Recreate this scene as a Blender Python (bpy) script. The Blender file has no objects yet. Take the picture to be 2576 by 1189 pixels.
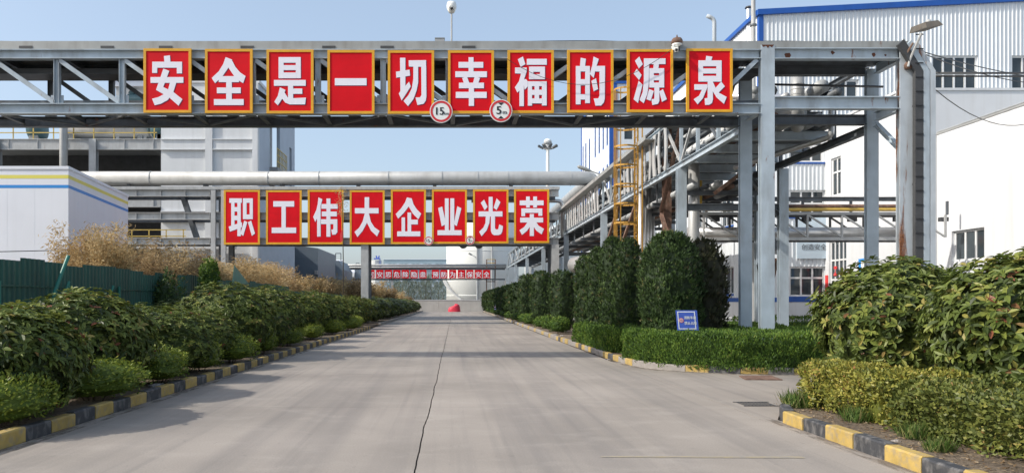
import bpy, math, random, json
from mathutils import Vector, Matrix, noise

# ------------------------------------------------------------------ camera, world, sun, exposure
scene = bpy.context.scene
R = math.radians
EYE, FOC, CX, CY = 1.6, 1900.0, 1133.0, 757.0      # eye height (m); survey of the photograph at 2576 px width
cam = bpy.data.cameras.new('camera'); cam_o = bpy.data.objects.new('camera', cam)
scene.collection.objects.link(cam_o); scene.camera = cam_o
cam_o.location = (0, 0, EYE); cam_o.rotation_euler = (R(90), 0, 0)
cam.sensor_width = 36; cam.lens = FOC / 2576 * 36
cam.shift_x = (1288 - CX) / 2576; cam.shift_y = (CY - 594.5) / 2576
cam.clip_start = .1; cam.clip_end = 3000

SUN_EL, SUN_AZ = 38.0, 16.0       # elevation; how far the sun stands behind the camera's left hand
world = bpy.data.worlds.new('World'); scene.world = world; world.use_nodes = True
wn = world.node_tree; wn.nodes.clear()
sky = wn.nodes.new('ShaderNodeTexSky'); sky.sky_type = 'NISHITA'; sky.sun_disc = False
sky.sun_elevation = R(SUN_EL); sky.sun_rotation = R(-(90 + SUN_AZ))
sky.air_density = 1.0; sky.dust_density = 3.2; sky.ozone_density = 1.0; sky.altitude = 50
bg = wn.nodes.new('ShaderNodeBackground'); bg.inputs[1].default_value = .15
wo = wn.nodes.new('ShaderNodeOutputWorld')
hz = wn.nodes.new('ShaderNodeMix'); hz.data_type = 'RGBA'; hz.inputs[0].default_value = .42; hz.inputs[7].default_value = (2.3, 2.8, 3.32, 1)   # even thin haze over the whole sky
wn.links.new(sky.outputs[0], hz.inputs[6]); wn.links.new(hz.outputs[2], bg.inputs[0]); wn.links.new(bg.outputs[0], wo.inputs[0])
sun = bpy.data.lights.new('sun', 'SUN'); sun.energy = 2.7; sun.angle = R(.55); sun.color = (1, .935, .84)
sun_o = bpy.data.objects.new('sun', sun); scene.collection.objects.link(sun_o)
sdir = Vector((math.cos(R(SUN_EL)) * math.cos(R(SUN_AZ)), math.cos(R(SUN_EL)) * math.sin(R(SUN_AZ)), -math.sin(R(SUN_EL))))
sun_o.rotation_euler = sdir.to_track_quat('-Z', 'Y').to_euler(); sun_o.location = (-30, -20, 40)
vs = scene.view_settings
vs.view_transform = 'Standard'; vs.look = 'None'; vs.gamma = 1; vs.use_curve_mapping = False; vs.exposure = 0.70
scene.cycles.max_bounces = 6; scene.cycles.use_denoising = True

# ------------------------------------------------------------------ helpers
C = scene.collection
def wx(x, d): return (x - CX) * d / FOC
def wz(y, d): return EYE - (y - CY) * d / FOC
ORG = {}
def link(o, parent):
    C.objects.link(o)
    if parent is not None: o.parent = parent
    return o
def tag(o, label=None, cat=None, group=None, kind=None):
    if label: o['label'] = label
    if cat: o['category'] = cat
    if group: o['group'] = group
    if kind: o['kind'] = kind
    return o
def thing(name, label, cat, loc, group=None):
    o = bpy.data.objects.new(name, None); C.objects.link(o); o.location = loc
    o.empty_display_size = .2
    ORG[o.name] = Vector(loc)
    return tag(o, label, cat, group)

class MB:
    def __init__(s): s.v = []; s.f = []; s.t = []; s.m = []
    def face(s, pts, mi=0):
        n = len(s.v); s.v += [tuple(p) for p in pts]; s.f.append(tuple(range(n, n + len(pts)))); s.m.append(mi)
    def mesh8(s, p, mi=0):          # 8 corners: bottom loop 0-3, top loop 4-7
        n = len(s.v); s.v += [tuple(q) for q in p]
        for f in ((3, 2, 1, 0), (4, 5, 6, 7), (0, 1, 5, 4), (1, 2, 6, 5), (2, 3, 7, 6), (3, 0, 4, 7)):
            s.f.append(tuple(n + i for i in f)); s.m.append(mi)
    def box(s, x0, x1, y0, y1, z0, z1, mi=0):
        if x0 > x1: x0, x1 = x1, x0
        if y0 > y1: y0, y1 = y1, y0
        if z0 > z1: z0, z1 = z1, z0
        s.mesh8([(x0, y0, z0), (x1, y0, z0), (x1, y1, z0), (x0, y1, z0), (x0, y0, z1), (x1, y0, z1), (x1, y1, z1), (x0, y1, z1)], mi); return s
    def axes(s, p0, p1, up):
        a = Vector(p0); b = Vector(p1); d = (b - a).normalized(); u = Vector(up)
        if abs(d.dot(u)) > .98: u = Vector((0, 1, 0)) if abs(d.y) < .9 else Vector((1, 0, 0))
        r = d.cross(u).normalized(); u = r.cross(d).normalized()
        return a, b, r, u
    def bar(s, p0, p1, w, h, up=(0, 0, 1), mi=0):
        a, b, r, u = s.axes(p0, p1, up); r = r * w / 2; u = u * h / 2
        s.mesh8([a - r - u, a + r - u, a + r + u, a - r + u, b - r - u, b + r - u, b + r + u, b - r + u], mi); return s
    def ibeam(s, p0, p1, h, w, tf=.02, tw=.015, up=(0, 0, 1)):
        a, b, r, u = s.axes(p0, p1, up)
        o = u * (h / 2 - tf / 2)
        s.bar(a + o, b + o, w, tf, u); s.bar(a - o, b - o, w, tf, u); s.bar(a, b, tw, h - 2 * tf, u); return s
    def tube(s, path, r, n=8, cap=True):
        P = [Vector(p) for p in path]; rings = []
        prev = None
        for i, p in enumerate(P):
            d = ((P[min(i + 1, len(P) - 1)] - P[max(i - 1, 0)])).normalized()
            if prev is None:
                u = Vector((0, 0, 1)) if abs(d.z) < .9 else Vector((1, 0, 0))
                a = d.cross(u).normalized()
            else: a = (prev - d * prev.dot(d)).normalized()
            prev = a; b = d.cross(a)
            rr = r[i] if isinstance(r, (list, tuple)) else r
            base = len(s.v)
            for k in range(n):
                t = 2 * math.pi * k / n; s.v.append(tuple(p + a * math.cos(t) * rr + b * math.sin(t) * rr))
            rings.append(base)
        for q0, q1 in zip(rings, rings[1:]):
            for k in range(n):
                s.f.append((q0 + k, q0 + (k + 1) % n, q1 + (k + 1) % n, q1 + k)); s.m.append(0)
        if cap:
            s.f.append(tuple(rings[0] + k for k in range(n))[::-1]); s.m.append(0)
            s.f.append(tuple(rings[-1] + k for k in range(n))); s.m.append(0)
        return s
    def lathe(s, c, prof, n=24):
        rings = []
        for r, z in prof:
            b = len(s.v)
            for k in range(n):
                t = 2 * math.pi * k / n; s.v.append((c[0] + r * math.cos(t), c[1] + r * math.sin(t), c[2] + z))
            rings.append(b)
        for q0, q1 in zip(rings, rings[1:]):
            for k in range(n): s.f.append((q0 + k, q0 + (k + 1) % n, q1 + (k + 1) % n, q1 + k)); s.m.append(0)
        s.f.append(tuple(rings[0] + k for k in range(n))[::-1]); s.f.append(tuple(rings[-1] + k for k in range(n))); s.m += [0, 0]
        return s
    def prism(s, pts, off, mi=0):
        n = len(s.v); k = len(pts); off = Vector(off)
        s.v += [tuple(Vector(p)) for p in pts] + [tuple(Vector(p) + off) for p in pts]
        s.f.append(tuple(range(n, n + k))); s.f.append(tuple(range(n + 2 * k - 1, n + k - 1, -1))); s.m += [mi, mi]
        for i in range(k):
            j = (i + 1) % k; s.f.append((n + i, n + k + i, n + k + j, n + j)); s.m.append(mi)
        return s
    def disc(s, c, r, y, n=32):     # facing -Y
        s.face([(c[0] + r * math.cos(2 * math.pi * k / n), y, c[1] + r * math.sin(2 * math.pi * k / n)) for k in range(n)]); return s
    def data(s, name, mats, org=(0, 0, 0), smooth=False):
        ox, oy, oz = org
        me = bpy.data.meshes.new(name)
        me.from_pydata([(x - ox, y - oy, z - oz) for x, y, z in s.v], [], s.f)
        if not isinstance(mats, (list, tuple)): mats = [mats]
        for m in mats: me.materials.append(m)
        if len(mats) > 1: me.polygons.foreach_set('material_index', s.m)
        if smooth: me.polygons.foreach_set('use_smooth', [True] * len(me.polygons))
        if s.t and len(s.t) == len(s.f):
            at = me.attributes.new('tint', 'FLOAT', 'FACE'); at.data.foreach_set('value', s.t)
        me.update(); return me
    def build(s, name, mats, parent=None, smooth=False, label=None, cat=None, group=None, kind=None):
        if parent is not None: org = ORG[parent.name]
        else:
            xs, ys, zs = zip(*s.v); org = Vector(((min(xs) + max(xs)) / 2, (min(ys) + max(ys)) / 2, min(zs)))
        me = s.data(name, mats, org, smooth)
        o = bpy.data.objects.new(name, me)
        if parent is None: o.location = org
        link(o, parent); ORG[o.name] = Vector(org)
        return tag(o, label, cat, group, kind)

# ------------------------------------------------------------------ materials
def srgb(r, g, b):
    f = lambda c: (c / 255 / 12.92) if c <= 10 else ((c / 255 + .055) / 1.055) ** 2.4
    return (f(r), f(g), f(b))
def new_mat(name):
    m = bpy.data.materials.new(name); m.use_nodes = True
    return m, m.node_tree, m.node_tree.nodes['Principled BSDF']
def N(t, kind, **kw):
    n = t.nodes.new(kind)
    for k, v in kw.items(): setattr(n, k, v)
    return n
def ramp(t, src, stops):
    r = t.nodes.new('ShaderNodeValToRGB'); el = r.color_ramp.elements
    while len(el) < len(stops): el.new(.5)
    for e, (p, c) in zip(el, stops): e.position = p; e.color = (*c, 1) if len(c) == 3 else c
    if src is not None: t.links.new(src, r.inputs[0])
    return r
def mix(t, fac, a, b, blend='MIX'):
    n = N(t, 'ShaderNodeMix', data_type='RGBA', blend_type=blend)
    for i, v in ((0, fac), (6, a), (7, b)):
        if hasattr(v, 'is_linked') or isinstance(v, bpy.types.NodeSocket): t.links.new(v, n.inputs[i])
        elif i == 0: n.inputs[0].default_value = v
        else: n.inputs[i].default_value = (*v, 1)
    return n.outputs[2]
def noise_tex(t, scale, detail=4, stretch=None, coord='Object', rough=.55):
    tc = N(t, 'ShaderNodeTexCoord'); out = tc.outputs[coord]
    if stretch:
        mp = N(t, 'ShaderNodeMapping'); mp.inputs['Scale'].default_value = stretch; t.links.new(out, mp.inputs[0]); out = mp.outputs[0]
    n = N(t, 'ShaderNodeTexNoise'); n.inputs['Scale'].default_value = scale; n.inputs['Detail'].default_value = detail
    n.inputs['Roughness'].default_value = rough
    t.links.new(out, n.inputs['Vector']); return n.outputs[0]
def bump(t, p, src, strength, dist=.01):
    b = N(t, 'ShaderNodeBump'); b.inputs['Strength'].default_value = strength; b.inputs['Distance'].default_value = dist
    t.links.new(src, b.inputs['Height']); t.links.new(b.outputs[0], p.inputs['Normal'])
def mat(name, col, rough=.6, metal=0, var=.12, scale=2.5, dirt=0, dirtcol=(.12, .11, .10), rust=0, rscale=3, streak=(1, 1, .25), bmp=0, bscale=30, rnd=0):
    m, t, p = new_mat(name)
    n1 = noise_tex(t, scale)
    lo = tuple(c * (1 - var) for c in col); hi = tuple(min(1, c * (1 + var)) for c in col)
    c = ramp(t, n1, [(.3, lo), (.7, hi)]).outputs[0]
    if dirt:
        n2 = noise_tex(t, scale * 1.7, 6, streak)
        f = ramp(t, n2, [(.48, (0, 0, 0)), (.75, (dirt,) * 3)]).outputs[0]
        c = mix(t, f, c, dirtcol)
    if rust:
        n3 = noise_tex(t, rscale, 7, streak, rough=.65)
        f = ramp(t, n3, [(.70 - rust * .25, (0, 0, 0)), (.76 - rust * .25, (1, 1, 1))]).outputs[0]
        n4 = noise_tex(t, 18, 3)
        rc = ramp(t, n4, [(.35, (.10, .032, .014)), (.65, (.27, .105, .035))]).outputs[0]
        c = mix(t, f, c, rc)
    if rnd:
        oi = N(t, 'ShaderNodeObjectInfo'); g = ramp(t, oi.outputs['Random'], [(0, (1 - rnd,) * 3), (1, (1, 1, 1))]).outputs[0]
        c = mix(t, 1.0, c, g, 'MULTIPLY')
    t.links.new(c, p.inputs['Base Color'])
    p.inputs['Roughness'].default_value = rough; p.inputs['Metallic'].default_value = metal
    if bmp: bump(t, p, noise_tex(t, bscale, 5), bmp)
    return m
def leafmat(name, stops, source='tint', rough=.45, trans=.25):
    m, t, p = new_mat(name)
    if source == 'tint':
        a = N(t, 'ShaderNodeAttribute', attribute_name='tint'); src = a.outputs['Fac']
    else: src = N(t, 'ShaderNodeObjectInfo').outputs['Random']
    c = ramp(t, src, stops).outputs[0]
    t.links.new(c, p.inputs['Base Color']); p.inputs['Roughness'].default_value = rough; p.inputs['Specular IOR Level'].default_value = .28
    tr = N(t, 'ShaderNodeBsdfTranslucent'); t.links.new(c, tr.inputs[0])
    mx = N(t, 'ShaderNodeMixShader'); mx.inputs[0].default_value = trans
    t.links.new(p.outputs[0], mx.inputs[1]); t.links.new(tr.outputs[0], mx.inputs[2])
    t.links.new(mx.outputs[0], t.nodes['Material Output'].inputs[0]); return m

M = {}
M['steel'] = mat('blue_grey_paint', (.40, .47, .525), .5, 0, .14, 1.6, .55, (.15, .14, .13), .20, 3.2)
M['steel_shade_dirt'] = mat('shaded_dirty_blue_grey', (.105, .12, .135), .55, 0, .25, 2, .6, (.045, .042, .04), .16, 2.4)  # dirty blue-grey, darkened so rear and underside steel carries its shade in the colour
M['steel_rust'] = mat('rusting_pale_paint', (.44, .49, .53), .55, 0, .10, 2, .3, (.2, .15, .1), .60, 1.7, (1.6, 1.6, .16))
M['steel_pale'] = mat('pale_grey_paint', (.40, .41, .41), .5, 0, .10, 2, .4, (.2, .19, .18), .02)
M['tray'] = mat('cable_tray_grey', (.33, .34, .33), .5, .2, .12, 2, .5, (.16, .14, .11), .06)
M['silver'] = mat('aluminium_jacket', (.60, .61, .62), .38, .75, .10, 1.2, .35, (.25, .24, .22))
M['silver_matt'] = mat('weathered_jacket', (.40, .41, .41), .5, .25, .12, 1.0, .5, (.25, .24, .22))
M['grey_pipe'] = mat('grey_pipe_paint', (.37, .39, .40), .5, .1, .12, 2, .3)
M['yellow_pipe'] = mat('yellow_pipe_paint', (.56, .37, .07), .5, 0, .15, 3, .3, (.2, .12, .05))
M['ladder_yellow'] = mat('ladder_yellow_paint', (.46, .25, .04), .5, 0, .18, 3, .4, (.2, .1, .03), .12, 5)
M['rail_yellow'] = mat('railing_yellow_paint', (.55, .40, .10), .5)
M['rusty'] = mat('rusty_iron', (.15, .085, .06), .8, 0, .4, 6, .5, (.27, .23, .19))
M['black'] = mat('black_plastic', (.02, .02, .022), .4)
M['dark_steel'] = mat('dark_steel', (.06, .062, .065), .6, .2, .2)
M['board_red'] = mat('red_board', (.66, .005, .013), .5, 0, .14, .9, .25, (.40, .012, .022), 0, 3, (.3, 1, 2.2), .5, 2.2)
M['board_yellow'] = mat('yellow_frame', (.70, .36, .015), .45, 0, .10, 4, .3, (.5, .27, .05))
M['ink_white'] = mat('white_vinyl', (.80, .79, .86), .4, 0, .02)
M['ink_navy'] = mat('navy_print', (.085, .02, .12), .4, 0, .02)
M['board_red'].node_tree.nodes['Principled BSDF'].inputs['Specular IOR Level'].default_value = .15
M['sign_red'] = mat('sign_red', (.60, .03, .035), .4, 0, .04)
M['sign_white'] = mat('sign_white', (.78, .80, .78), .4, 0, .04)
M['sign_black'] = mat('sign_black', (.015, .015, .018), .4)
M['sign_blue'] = mat('sign_blue', (.06, .12, .50), .4, 0, .08)
M['white_metal'] = mat('white_sheet_metal', (.74, .77, .83), .45, 0, .03, .6, .12, (.5, .5, .5), 0, 3, (3, 3, .1))
M['hall_white'] = mat('white_profiled_sheet', (.68, .72, .75), .45, 0, .05, .7, .2, (.42, .42, .40), 0, 3, (4, 4, .08))
M['plaster'] = mat('white_plaster', (.63, .65, .67), .85, 0, .05, .5, .45, (.47, .455, .43), 0, 3, (2.5, 2.5, .12), .15, 40)
M['trim_blue'] = mat('blue_trim', (.012, .085, .36), .45, 0, .08)
M['stripe_blue'] = mat('sky_blue_stripe', (.02, .25, .66), .45, 0, .03)
M['stripe_yellow'] = mat('yellow_stripe', (.72, .66, .12), .45, 0, .03)
M['concrete_white'] = mat('pale_concrete', (.62, .64, .655), .8, 0, .07, .5, .3, (.36, .36, .35), 0, 3, (2, 2, .15))
M['concrete_grey'] = mat('grey_concrete', (.30, .31, .31), .85, 0, .10, .6, .35, (.2, .2, .19), 0, 3, (2, 2, .2))
M['slate_sheet'] = mat('slate_grey_sheet', (.13, .165, .20), .5, 0, .08, 1)
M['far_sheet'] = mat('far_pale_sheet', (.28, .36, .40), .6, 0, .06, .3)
M['tank'] = mat('white_tank_paint', (.68, .70, .68), .5, 0, .04, .3, .2, (.5, .48, .44), 0, 3, (1, 1, .1))
M['frame_white'] = mat('white_window_frame', (.70, .71, .71), .4, 0, .04)
M['glass'] = mat('window_glass', (.04, .052, .06), .07, 0, .3, .8)
M['green_fence'] = mat('green_fence_sheet', (.014, .10, .075), .45, 0, .2, 1.5, .4, (.02, .04, .035), 0, 3, (2, 2, .3), 0, 30, .25)
M['green_post'] = mat('green_post', (.012, .16, .12), .4, 0, .1)
M['bark'] = mat('bark', (.085, .06, .042), .9, 0, .3, 12)
M['twig'] = mat('twigs', (.055, .042, .028), .9, 0, .3, 12)
M['red_tarp'] = mat('red_tarpaulin', (.55, .03, .06), .55, 0, .12, 3)
M['kerb_yellow'] = mat('kerb_yellow_paint', (.42, .295, .085), .75, 0, .18, 7, .85, (.25, .22, .175), 0, 3, (1, 1, 1), .3, 60, .15)
M['kerb_black'] = mat('kerb_black_paint', (.045, .047, .052), .7, 0, .2, 5, .75, (.26, .25, .24), 0, 3, (1, 1, .6), .3, 60, .15)
M['kerb_plain'] = mat('kerb_concrete', (.28, .26, .24), .85, 0, .15, 5, .3, (.15, .14, .13), 0, 3, (1, 1, 1), .3, 60, .15)
M['cable'] = mat('cable_black', (.02, .02, .02), .5)

def concrete_road():
    m, t, p = new_mat('concrete_road')
    big = noise_tex(t, .35, 5); base = ramp(t, big, [(.28, (.240, .213, .183)), (.72, (.355, .316, .276))]).outputs[0]
    trk = noise_tex(t, 1.6, 4, (1.0, .035, 1)); f1 = ramp(t, trk, [(.45, (0, 0, 0)), (.72, (.55,) * 3)]).outputs[0]
    c = mix(t, f1, base, (.165, .152, .142))
    trk2 = noise_tex(t, 5.5, 5, (1.0, .02, 1)); f1b = ramp(t, trk2, [(.52, (0, 0, 0)), (.76, (.4,) * 3)]).outputs[0]
    c = mix(t, f1b, c, (.145, .134, .126))
    pale = noise_tex(t, 1.6, 7, (.8, 1.2, 1), rough=.65); f2 = ramp(t, pale, [(.52, (0, 0, 0)), (.78, (.42,) * 3)]).outputs[0]
    c = mix(t, f2, c, (.41, .37, .325))
    spot = noise_tex(t, 9, 6, (1, .6, 1), rough=.7); f3 = ramp(t, spot, [(.62, (0, 0, 0)), (.74, (.6,) * 3)]).outputs[0]
    c = mix(t, f3, c, (.16, .145, .135))
    fine = noise_tex(t, 55, 4); f4 = ramp(t, fine, [(.3, (.86,) * 3), (.7, (1.08,) * 3)]).outputs[0]
    c = mix(t, 1.0, c, f4, 'MULTIPLY')
    oi = N(t, 'ShaderNodeObjectInfo'); g = ramp(t, oi.outputs['Random'], [(0, (.94,) * 3), (1, (1.02,) * 3)]).outputs[0]
    c = mix(t, 1.0, c, g, 'MULTIPLY')
    t.links.new(c, p.inputs['Base Color']); p.inputs['Roughness'].default_value = .72
    bump(t, p, noise_tex(t, 60, 6), .25, .006)
    return m
M['road'] = concrete_road()
def soil_mat():
    m, t, p = new_mat('bed_soil')
    c = ramp(t, noise_tex(t, 3, 7, rough=.7), [(.3, (.07, .052, .036)), (.52, (.15, .115, .08)), (.72, (.22, .175, .125))]).outputs[0]
    t.links.new(c, p.inputs['Base Color']); p.inputs['Roughness'].default_value = .95
    bump(t, p, noise_tex(t, 22, 6), .8, .05); return m
M['soil'] = soil_mat()
M['joint'] = mat('joint_dirt', (.035, .03, .026), .95, 0, .3, 8)
M['yard'] = mat('yard_concrete', (.25, .235, .215), .85, 0, .15, .4, .3, (.15, .14, .12), 0, 3, (1, 1, 1), .2, 30)
PHOT = [(0, (.024, .038, .012)), (.3, (.060, .088, .020)), (.6, (.128, .168, .036)), (.86, (.225, .255, .056)), (.93, (.28, .26, .07)), (.97, (.19, .09, .045)), (1, (.25, .075, .045))]
M['photinia'] = leafmat('photinia_leaf', PHOT); M['photinia_leaf'] = leafmat('photinia_single_leaf', PHOT, 'rand')
M['euonymus'] = leafmat('euonymus_leaf', [(0, (.055, .07, .018)), (.3, (.15, .17, .034)), (.65, (.32, .305, .06)), (.9, (.48, .40, .11)), (1, (.36, .18, .07))])
M['euonymus_mid'] = leafmat('mid_green_euonymus_leaf', [(0, (.04, .058, .016)), (.35, (.09, .115, .028)), (.7, (.18, .20, .045)), (.92, (.32, .30, .08)), (1, (.30, .18, .07))])
M['euonymus_g'] = leafmat('green_euonymus_leaf', [(0, (.05, .08, .015)), (.4, (.13, .185, .028)), (.8, (.27, .32, .045)), (1, (.36, .36, .06))])
M['juniper'] = leafmat('juniper_spray', [(0, (.016, .030, .012)), (.4, (.036, .066, .021)), (.75, (.070, .118, .030)), (.92, (.115, .165, .042)), (1, (.15, .13, .06))], rough=.6, trans=.15)
M['juniper_dry'] = leafmat('dull_juniper_spray', [(0, (.03, .03, .018)), (.5, (.05, .055, .028)), (.85, (.075, .075, .035)), (1, (.11, .09, .05))], rough=.7, trans=.15)
M['low_juniper'] = leafmat('clipped_juniper_spray', [(0, (.018, .04, .010)), (.35, (.045, .095, .016)), (.65, (.10, .175, .024)), (.88, (.16, .245, .035)), (1, (.22, .26, .06))], rough=.6, trans=.2)
M['dry'] = leafmat('dry_bamboo', [(0, (.30, .185, .085)), (.4, (.44, .315, .15)), (.75, (.55, .42, .225)), (.95, (.64, .52, .32)), (1, (.16, .16, .06))], rough=.7, trans=.42)
M['dry_brown'] = leafmat('brown_dry_bamboo', [(0, (.19, .12, .065)), (.5, (.33, .235, .12)), (.9, (.46, .345, .20)), (1, (.14, .15, .06))], rough=.7, trans=.42)
M['grass'] = leafmat('grass_blade', [(0, (.04, .08, .015)), (.6, (.08, .14, .025)), (1, (.22, .20, .08))], rough=.6)
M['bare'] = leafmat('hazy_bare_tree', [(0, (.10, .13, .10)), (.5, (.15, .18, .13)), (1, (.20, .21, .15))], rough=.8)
M['litter'] = leafmat('fallen_leaf', [(0, (.12, .07, .03)), (.5, (.26, .18, .10)), (1, (.38, .30, .2))], rough=.8)

# ------------------------------------------------------------------ ground, road, beds, kerbs
def rx(x0, y): return x0 + .006 * (y - 8)            # the road runs a hair off the view axis
def poly_sheet(name, pts, z, m, kind='structure'):
    b = MB(); b.face([(x, y, z) for x, y in pts]); return b.build(name, m, kind=kind)
poly_sheet('ground', [(-900, -60), (900, -60), (900, 1500), (-900, 1500)], -.05, M['yard'])
road = poly_sheet('road', [(-4.9, -6), (4.9, -6), (5.4, 117), (-4.3, 117)], -.018, M['joint'])
rnd = random.Random(5)
def wig(y, s): return .018 * noise.noise((s, y * 1.3, 0)) + .022 * noise.noise((s + 7, y * .25, 0)) + .006 * noise.noise((s, y * 6, 3))
def slab(y0, y1, xl, xr, wl, wr, gl, gr):
    n = max(2, int((y1 - y0) / (.12 if y0 < 22 else .6)))
    ys = [y0 + (y1 - y0) * i / n for i in range(n + 1)]
    L = [(rx(xl, y) + (wig(y, 1.7) + gl if wl else 0), y, 0) for y in ys]
    Rr = [(rx(xr, y) + (wig(y, 1.7 if wr == 1 else 9.1) - gr if wr else 0), y, 0) for y in ys]
    b = MB(); b.prism(L + Rr[::-1], (0, 0, -.017)); return b.build('concrete_slab', M['road'], road)
ysl = [-6, 1.0, 6.2, 11.4, 16.6]
while ysl[-1] < 116: ysl.append(min(117, ysl[-1] + 6.2))
for y0, y1 in zip(ysl, ysl[1:]):
    g = .003
    slab(y0 + g, y1 - g, -4.84, -.33, 0, 1, 0, .008)
    slab(y0 + g, y1 - g, -.33, 4.2, 1, 2, .008, .004)
# side road mouth between the two beds, and the strip beside the lane joint
def strip(pts, name='concrete_slab'):
    b = MB(); b.prism([(x, y, 0) for x, y in pts], (0, 0, -.017)); return b.build(name, M['road'], road)
strip([(rx(4.2, y) + wig(y, 9.1) + .006, y) for y in [6 + i * .25 for i in range(57)]][::-1] + [(4.42, 6), (4.42, 10.2), (4.9, 11.2), (6.4, 12.6), (9, 13.6), (16, 13.6), (16, 20.2)])
poly_sheet('yard', [(16.01, 10), (60, 10), (60, 40), (16.01, 40)], -.01, M['yard'])
def silt():
    m, t, p = new_mat('gutter_silt')
    f = ramp(t, noise_tex(t, 3.2, 8, (1.6, .5, 1), rough=.7), [(.44, (0, 0, 0)), (.66, (1, 1, 1))]).outputs[0]
    tr = N(t, 'ShaderNodeBsdfTransparent'); mx = N(t, 'ShaderNodeMixShader')
    p.inputs['Base Color'].default_value = (.17, .14, .11, 1); p.inputs['Roughness'].default_value = .95
    t.links.new(f, mx.inputs[0]); t.links.new(tr.outputs[0], mx.inputs[1]); t.links.new(p.outputs[0], mx.inputs[2])
    t.links.new(mx.outputs[0], t.nodes['Material Output'].inputs[0]); return m
M['silt'] = silt()
def gutter(a, c):
    b = MB(); b.face([(*p, .004) for p in a] + [(*p, .004) for p in c[::-1]]); b.build('gutter_silt', M['silt'], kind='stuff', label='thin brown silt washed along the foot of the kerb', cat='silt')
gutter([(rx(-4.86, y), y) for y in (5, 25, 44)], [(rx(-4.66, y), y) for y in (5, 25, 44)])
gutter([(4.37, 5), (4.37, 9.5), (4.42, 10.2)], [(4.22, 5), (4.23, 9.5), (4.27, 10.3)])
gutter([(4.42, 27), (4.42, 20.8), (4.5, 18.8), (4.75, 17.85), (5.3, 17.25), (6.25, 16.65), (7.2, 16.5), (10, 16.5)], [(4.26, 27), (4.26, 20.8), (4.33, 18.7), (4.6, 17.7), (5.2, 17.05), (6.2, 16.45), (7.2, 16.28), (10, 16.3)])
# faded yellow line painted across the lane
b = MB(); b.face([(1.55, 7.74, .004), (3.62, 7.70, .004), (3.62, 7.79, .004), (1.55, 7.81, .004)])
def faded_paint():
    m, t, p = new_mat('faded_yellow_paint')
    f = ramp(t, noise_tex(t, 14, 6, (.4, 1.5, 1), rough=.7), [(.42, (0, 0, 0)), (.66, (.9,) * 3)]).outputs[0]
    c = mix(t, f, (.26, .24, .215), (.37, .30, .16)); t.links.new(c, p.inputs['Base Color']); p.inputs['Roughness'].default_value = .8; return m
b.build('road_marking', faded_paint(), kind='structure')
def bed(name, pts, h=.115, seed=0):
    xs = [p[0] for p in pts]; ys = [p[1] for p in pts]
    b = MB(); b.prism([(x, y, h) for x, y in pts], (0, 0, -h - .03)); return b.build(name, M['soil'], kind='structure')
bed('planting_bed_soil', [(-30, -6), (rx(-4.98, -6), -6), (rx(-4.98, 117), 117), (-30, 117)])
NB = [(4.52, -6), (4.52, 10.0), (4.62, 10.4), (4.92, 10.8), (5.5, 11.35), (6.6, 12.4), (9, 13.4), (30, 13.4), (30, -6)]
bed('planting_bed_soil', NB)
IB = [(4.95, 60), (4.62, 34), (4.58, 27), (4.56, 20.8), (4.64, 18.9), (4.88, 17.95), (5.38, 17.38), (6.3, 16.8), (7.2, 16.66), (13, 16.66), (13, 30), (9.5, 60)]
bed('planting_bed_soil', IB)
bed('planting_bed_soil', [(5.1, 60.02), (9.5, 60.02), (9.9, 117), (5.2, 117)])

def kerb(pts, lens, cols, label_name='kerb', w=.13, h=.165, side=1):
    """blocks laid along a polyline; side=+1: the bed lies to the left of the walking direction"""
    P = [Vector((x, y, 0)) for x, y in pts]
    segs = []; tot = 0
    for a, c in zip(P, P[1:]): L = (c - a).length; segs.append((tot, a, c, L)); tot += L
    def at(s):
        for t0, a, c, L in segs:
            if s <= t0 + L or (t0, a, c, L) == segs[-1]: return a + (c - a) * ((s - t0) / L)
    root = thing(label_name, None, None, P[0]); root['kind'] = 'structure'
    s = 0; i = 0
    while s < tot - .12:
        L = lens[i % len(lens)] * rnd.uniform(.93, 1.07); e = min(tot, s + L)
        a, c = at(s + .004), at(e - .004); d = (c - a).normalized(); nrm = Vector((-d.y, d.x, 0)) * side
        hh = h + rnd.uniform(-.012, .008); jit = nrm * rnd.uniform(-.008, .008)
        ch = .016
        prof = [(0, -.04), (0, hh - ch), (ch, hh), (w, hh), (w, -.04)]
        col = cols[i % len(cols)]
        q = MB(); q.prism([a + jit + nrm * u + Vector((0, 0, z)) for u, z in prof], c - a)
        q.build('kerb_block', M[col], root)
        s = e; i += 1
    return root
YB = ['kerb_yellow', 'kerb_black']
kerb([(rx(-4.86, y), y) for y in (6.35, 12, 24, 44)], [.565], ['kerb_black', 'kerb_yellow'])
kerb([(rx(-4.86, y), y) for y in (49.5, 70, 116)], [.9], ['kerb_plain'])
kerb([(5.9, 11.75), (5.42, 11.33), (4.84, 10.85), (4.5, 10.42), (4.39, 10.02), (4.37, 9.4), (4.37, 5.0)], [.6], ['kerb_plain', 'kerb_plain', 'kerb_black', 'kerb_black'] + ['kerb_yellow', 'kerb_black'] * 6)
kerb([(4.42, 34), (4.42, 27.2), (4.42, 23), (4.42, 20.8), (4.5, 18.8), (4.75, 17.85), (5.3, 17.25), (6.25, 16.65), (7.2, 16.5), (11.5, 16.5)],
     [.6, .55, .7], ['kerb_yellow', 'kerb_plain', 'kerb_plain', 'kerb_plain', 'kerb_yellow', 'kerb_black', 'kerb_yellow', 'kerb_plain'], h=.15)
kerb([(5.02, 116), (4.48, 34.6)][::-1], [.9], ['kerb_plain', 'kerb_plain', 'kerb_yellow', 'kerb_plain'], side=-1, h=.14)

# ------------------------------------------------------------------ lettering
def px(r): return [r[i:i + 2] for i in range(0, len(r), 2)]
def Q(x0, y0, x1, y1): return [x0, y0, x1, y0, x1, y1, x0, y1]
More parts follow.
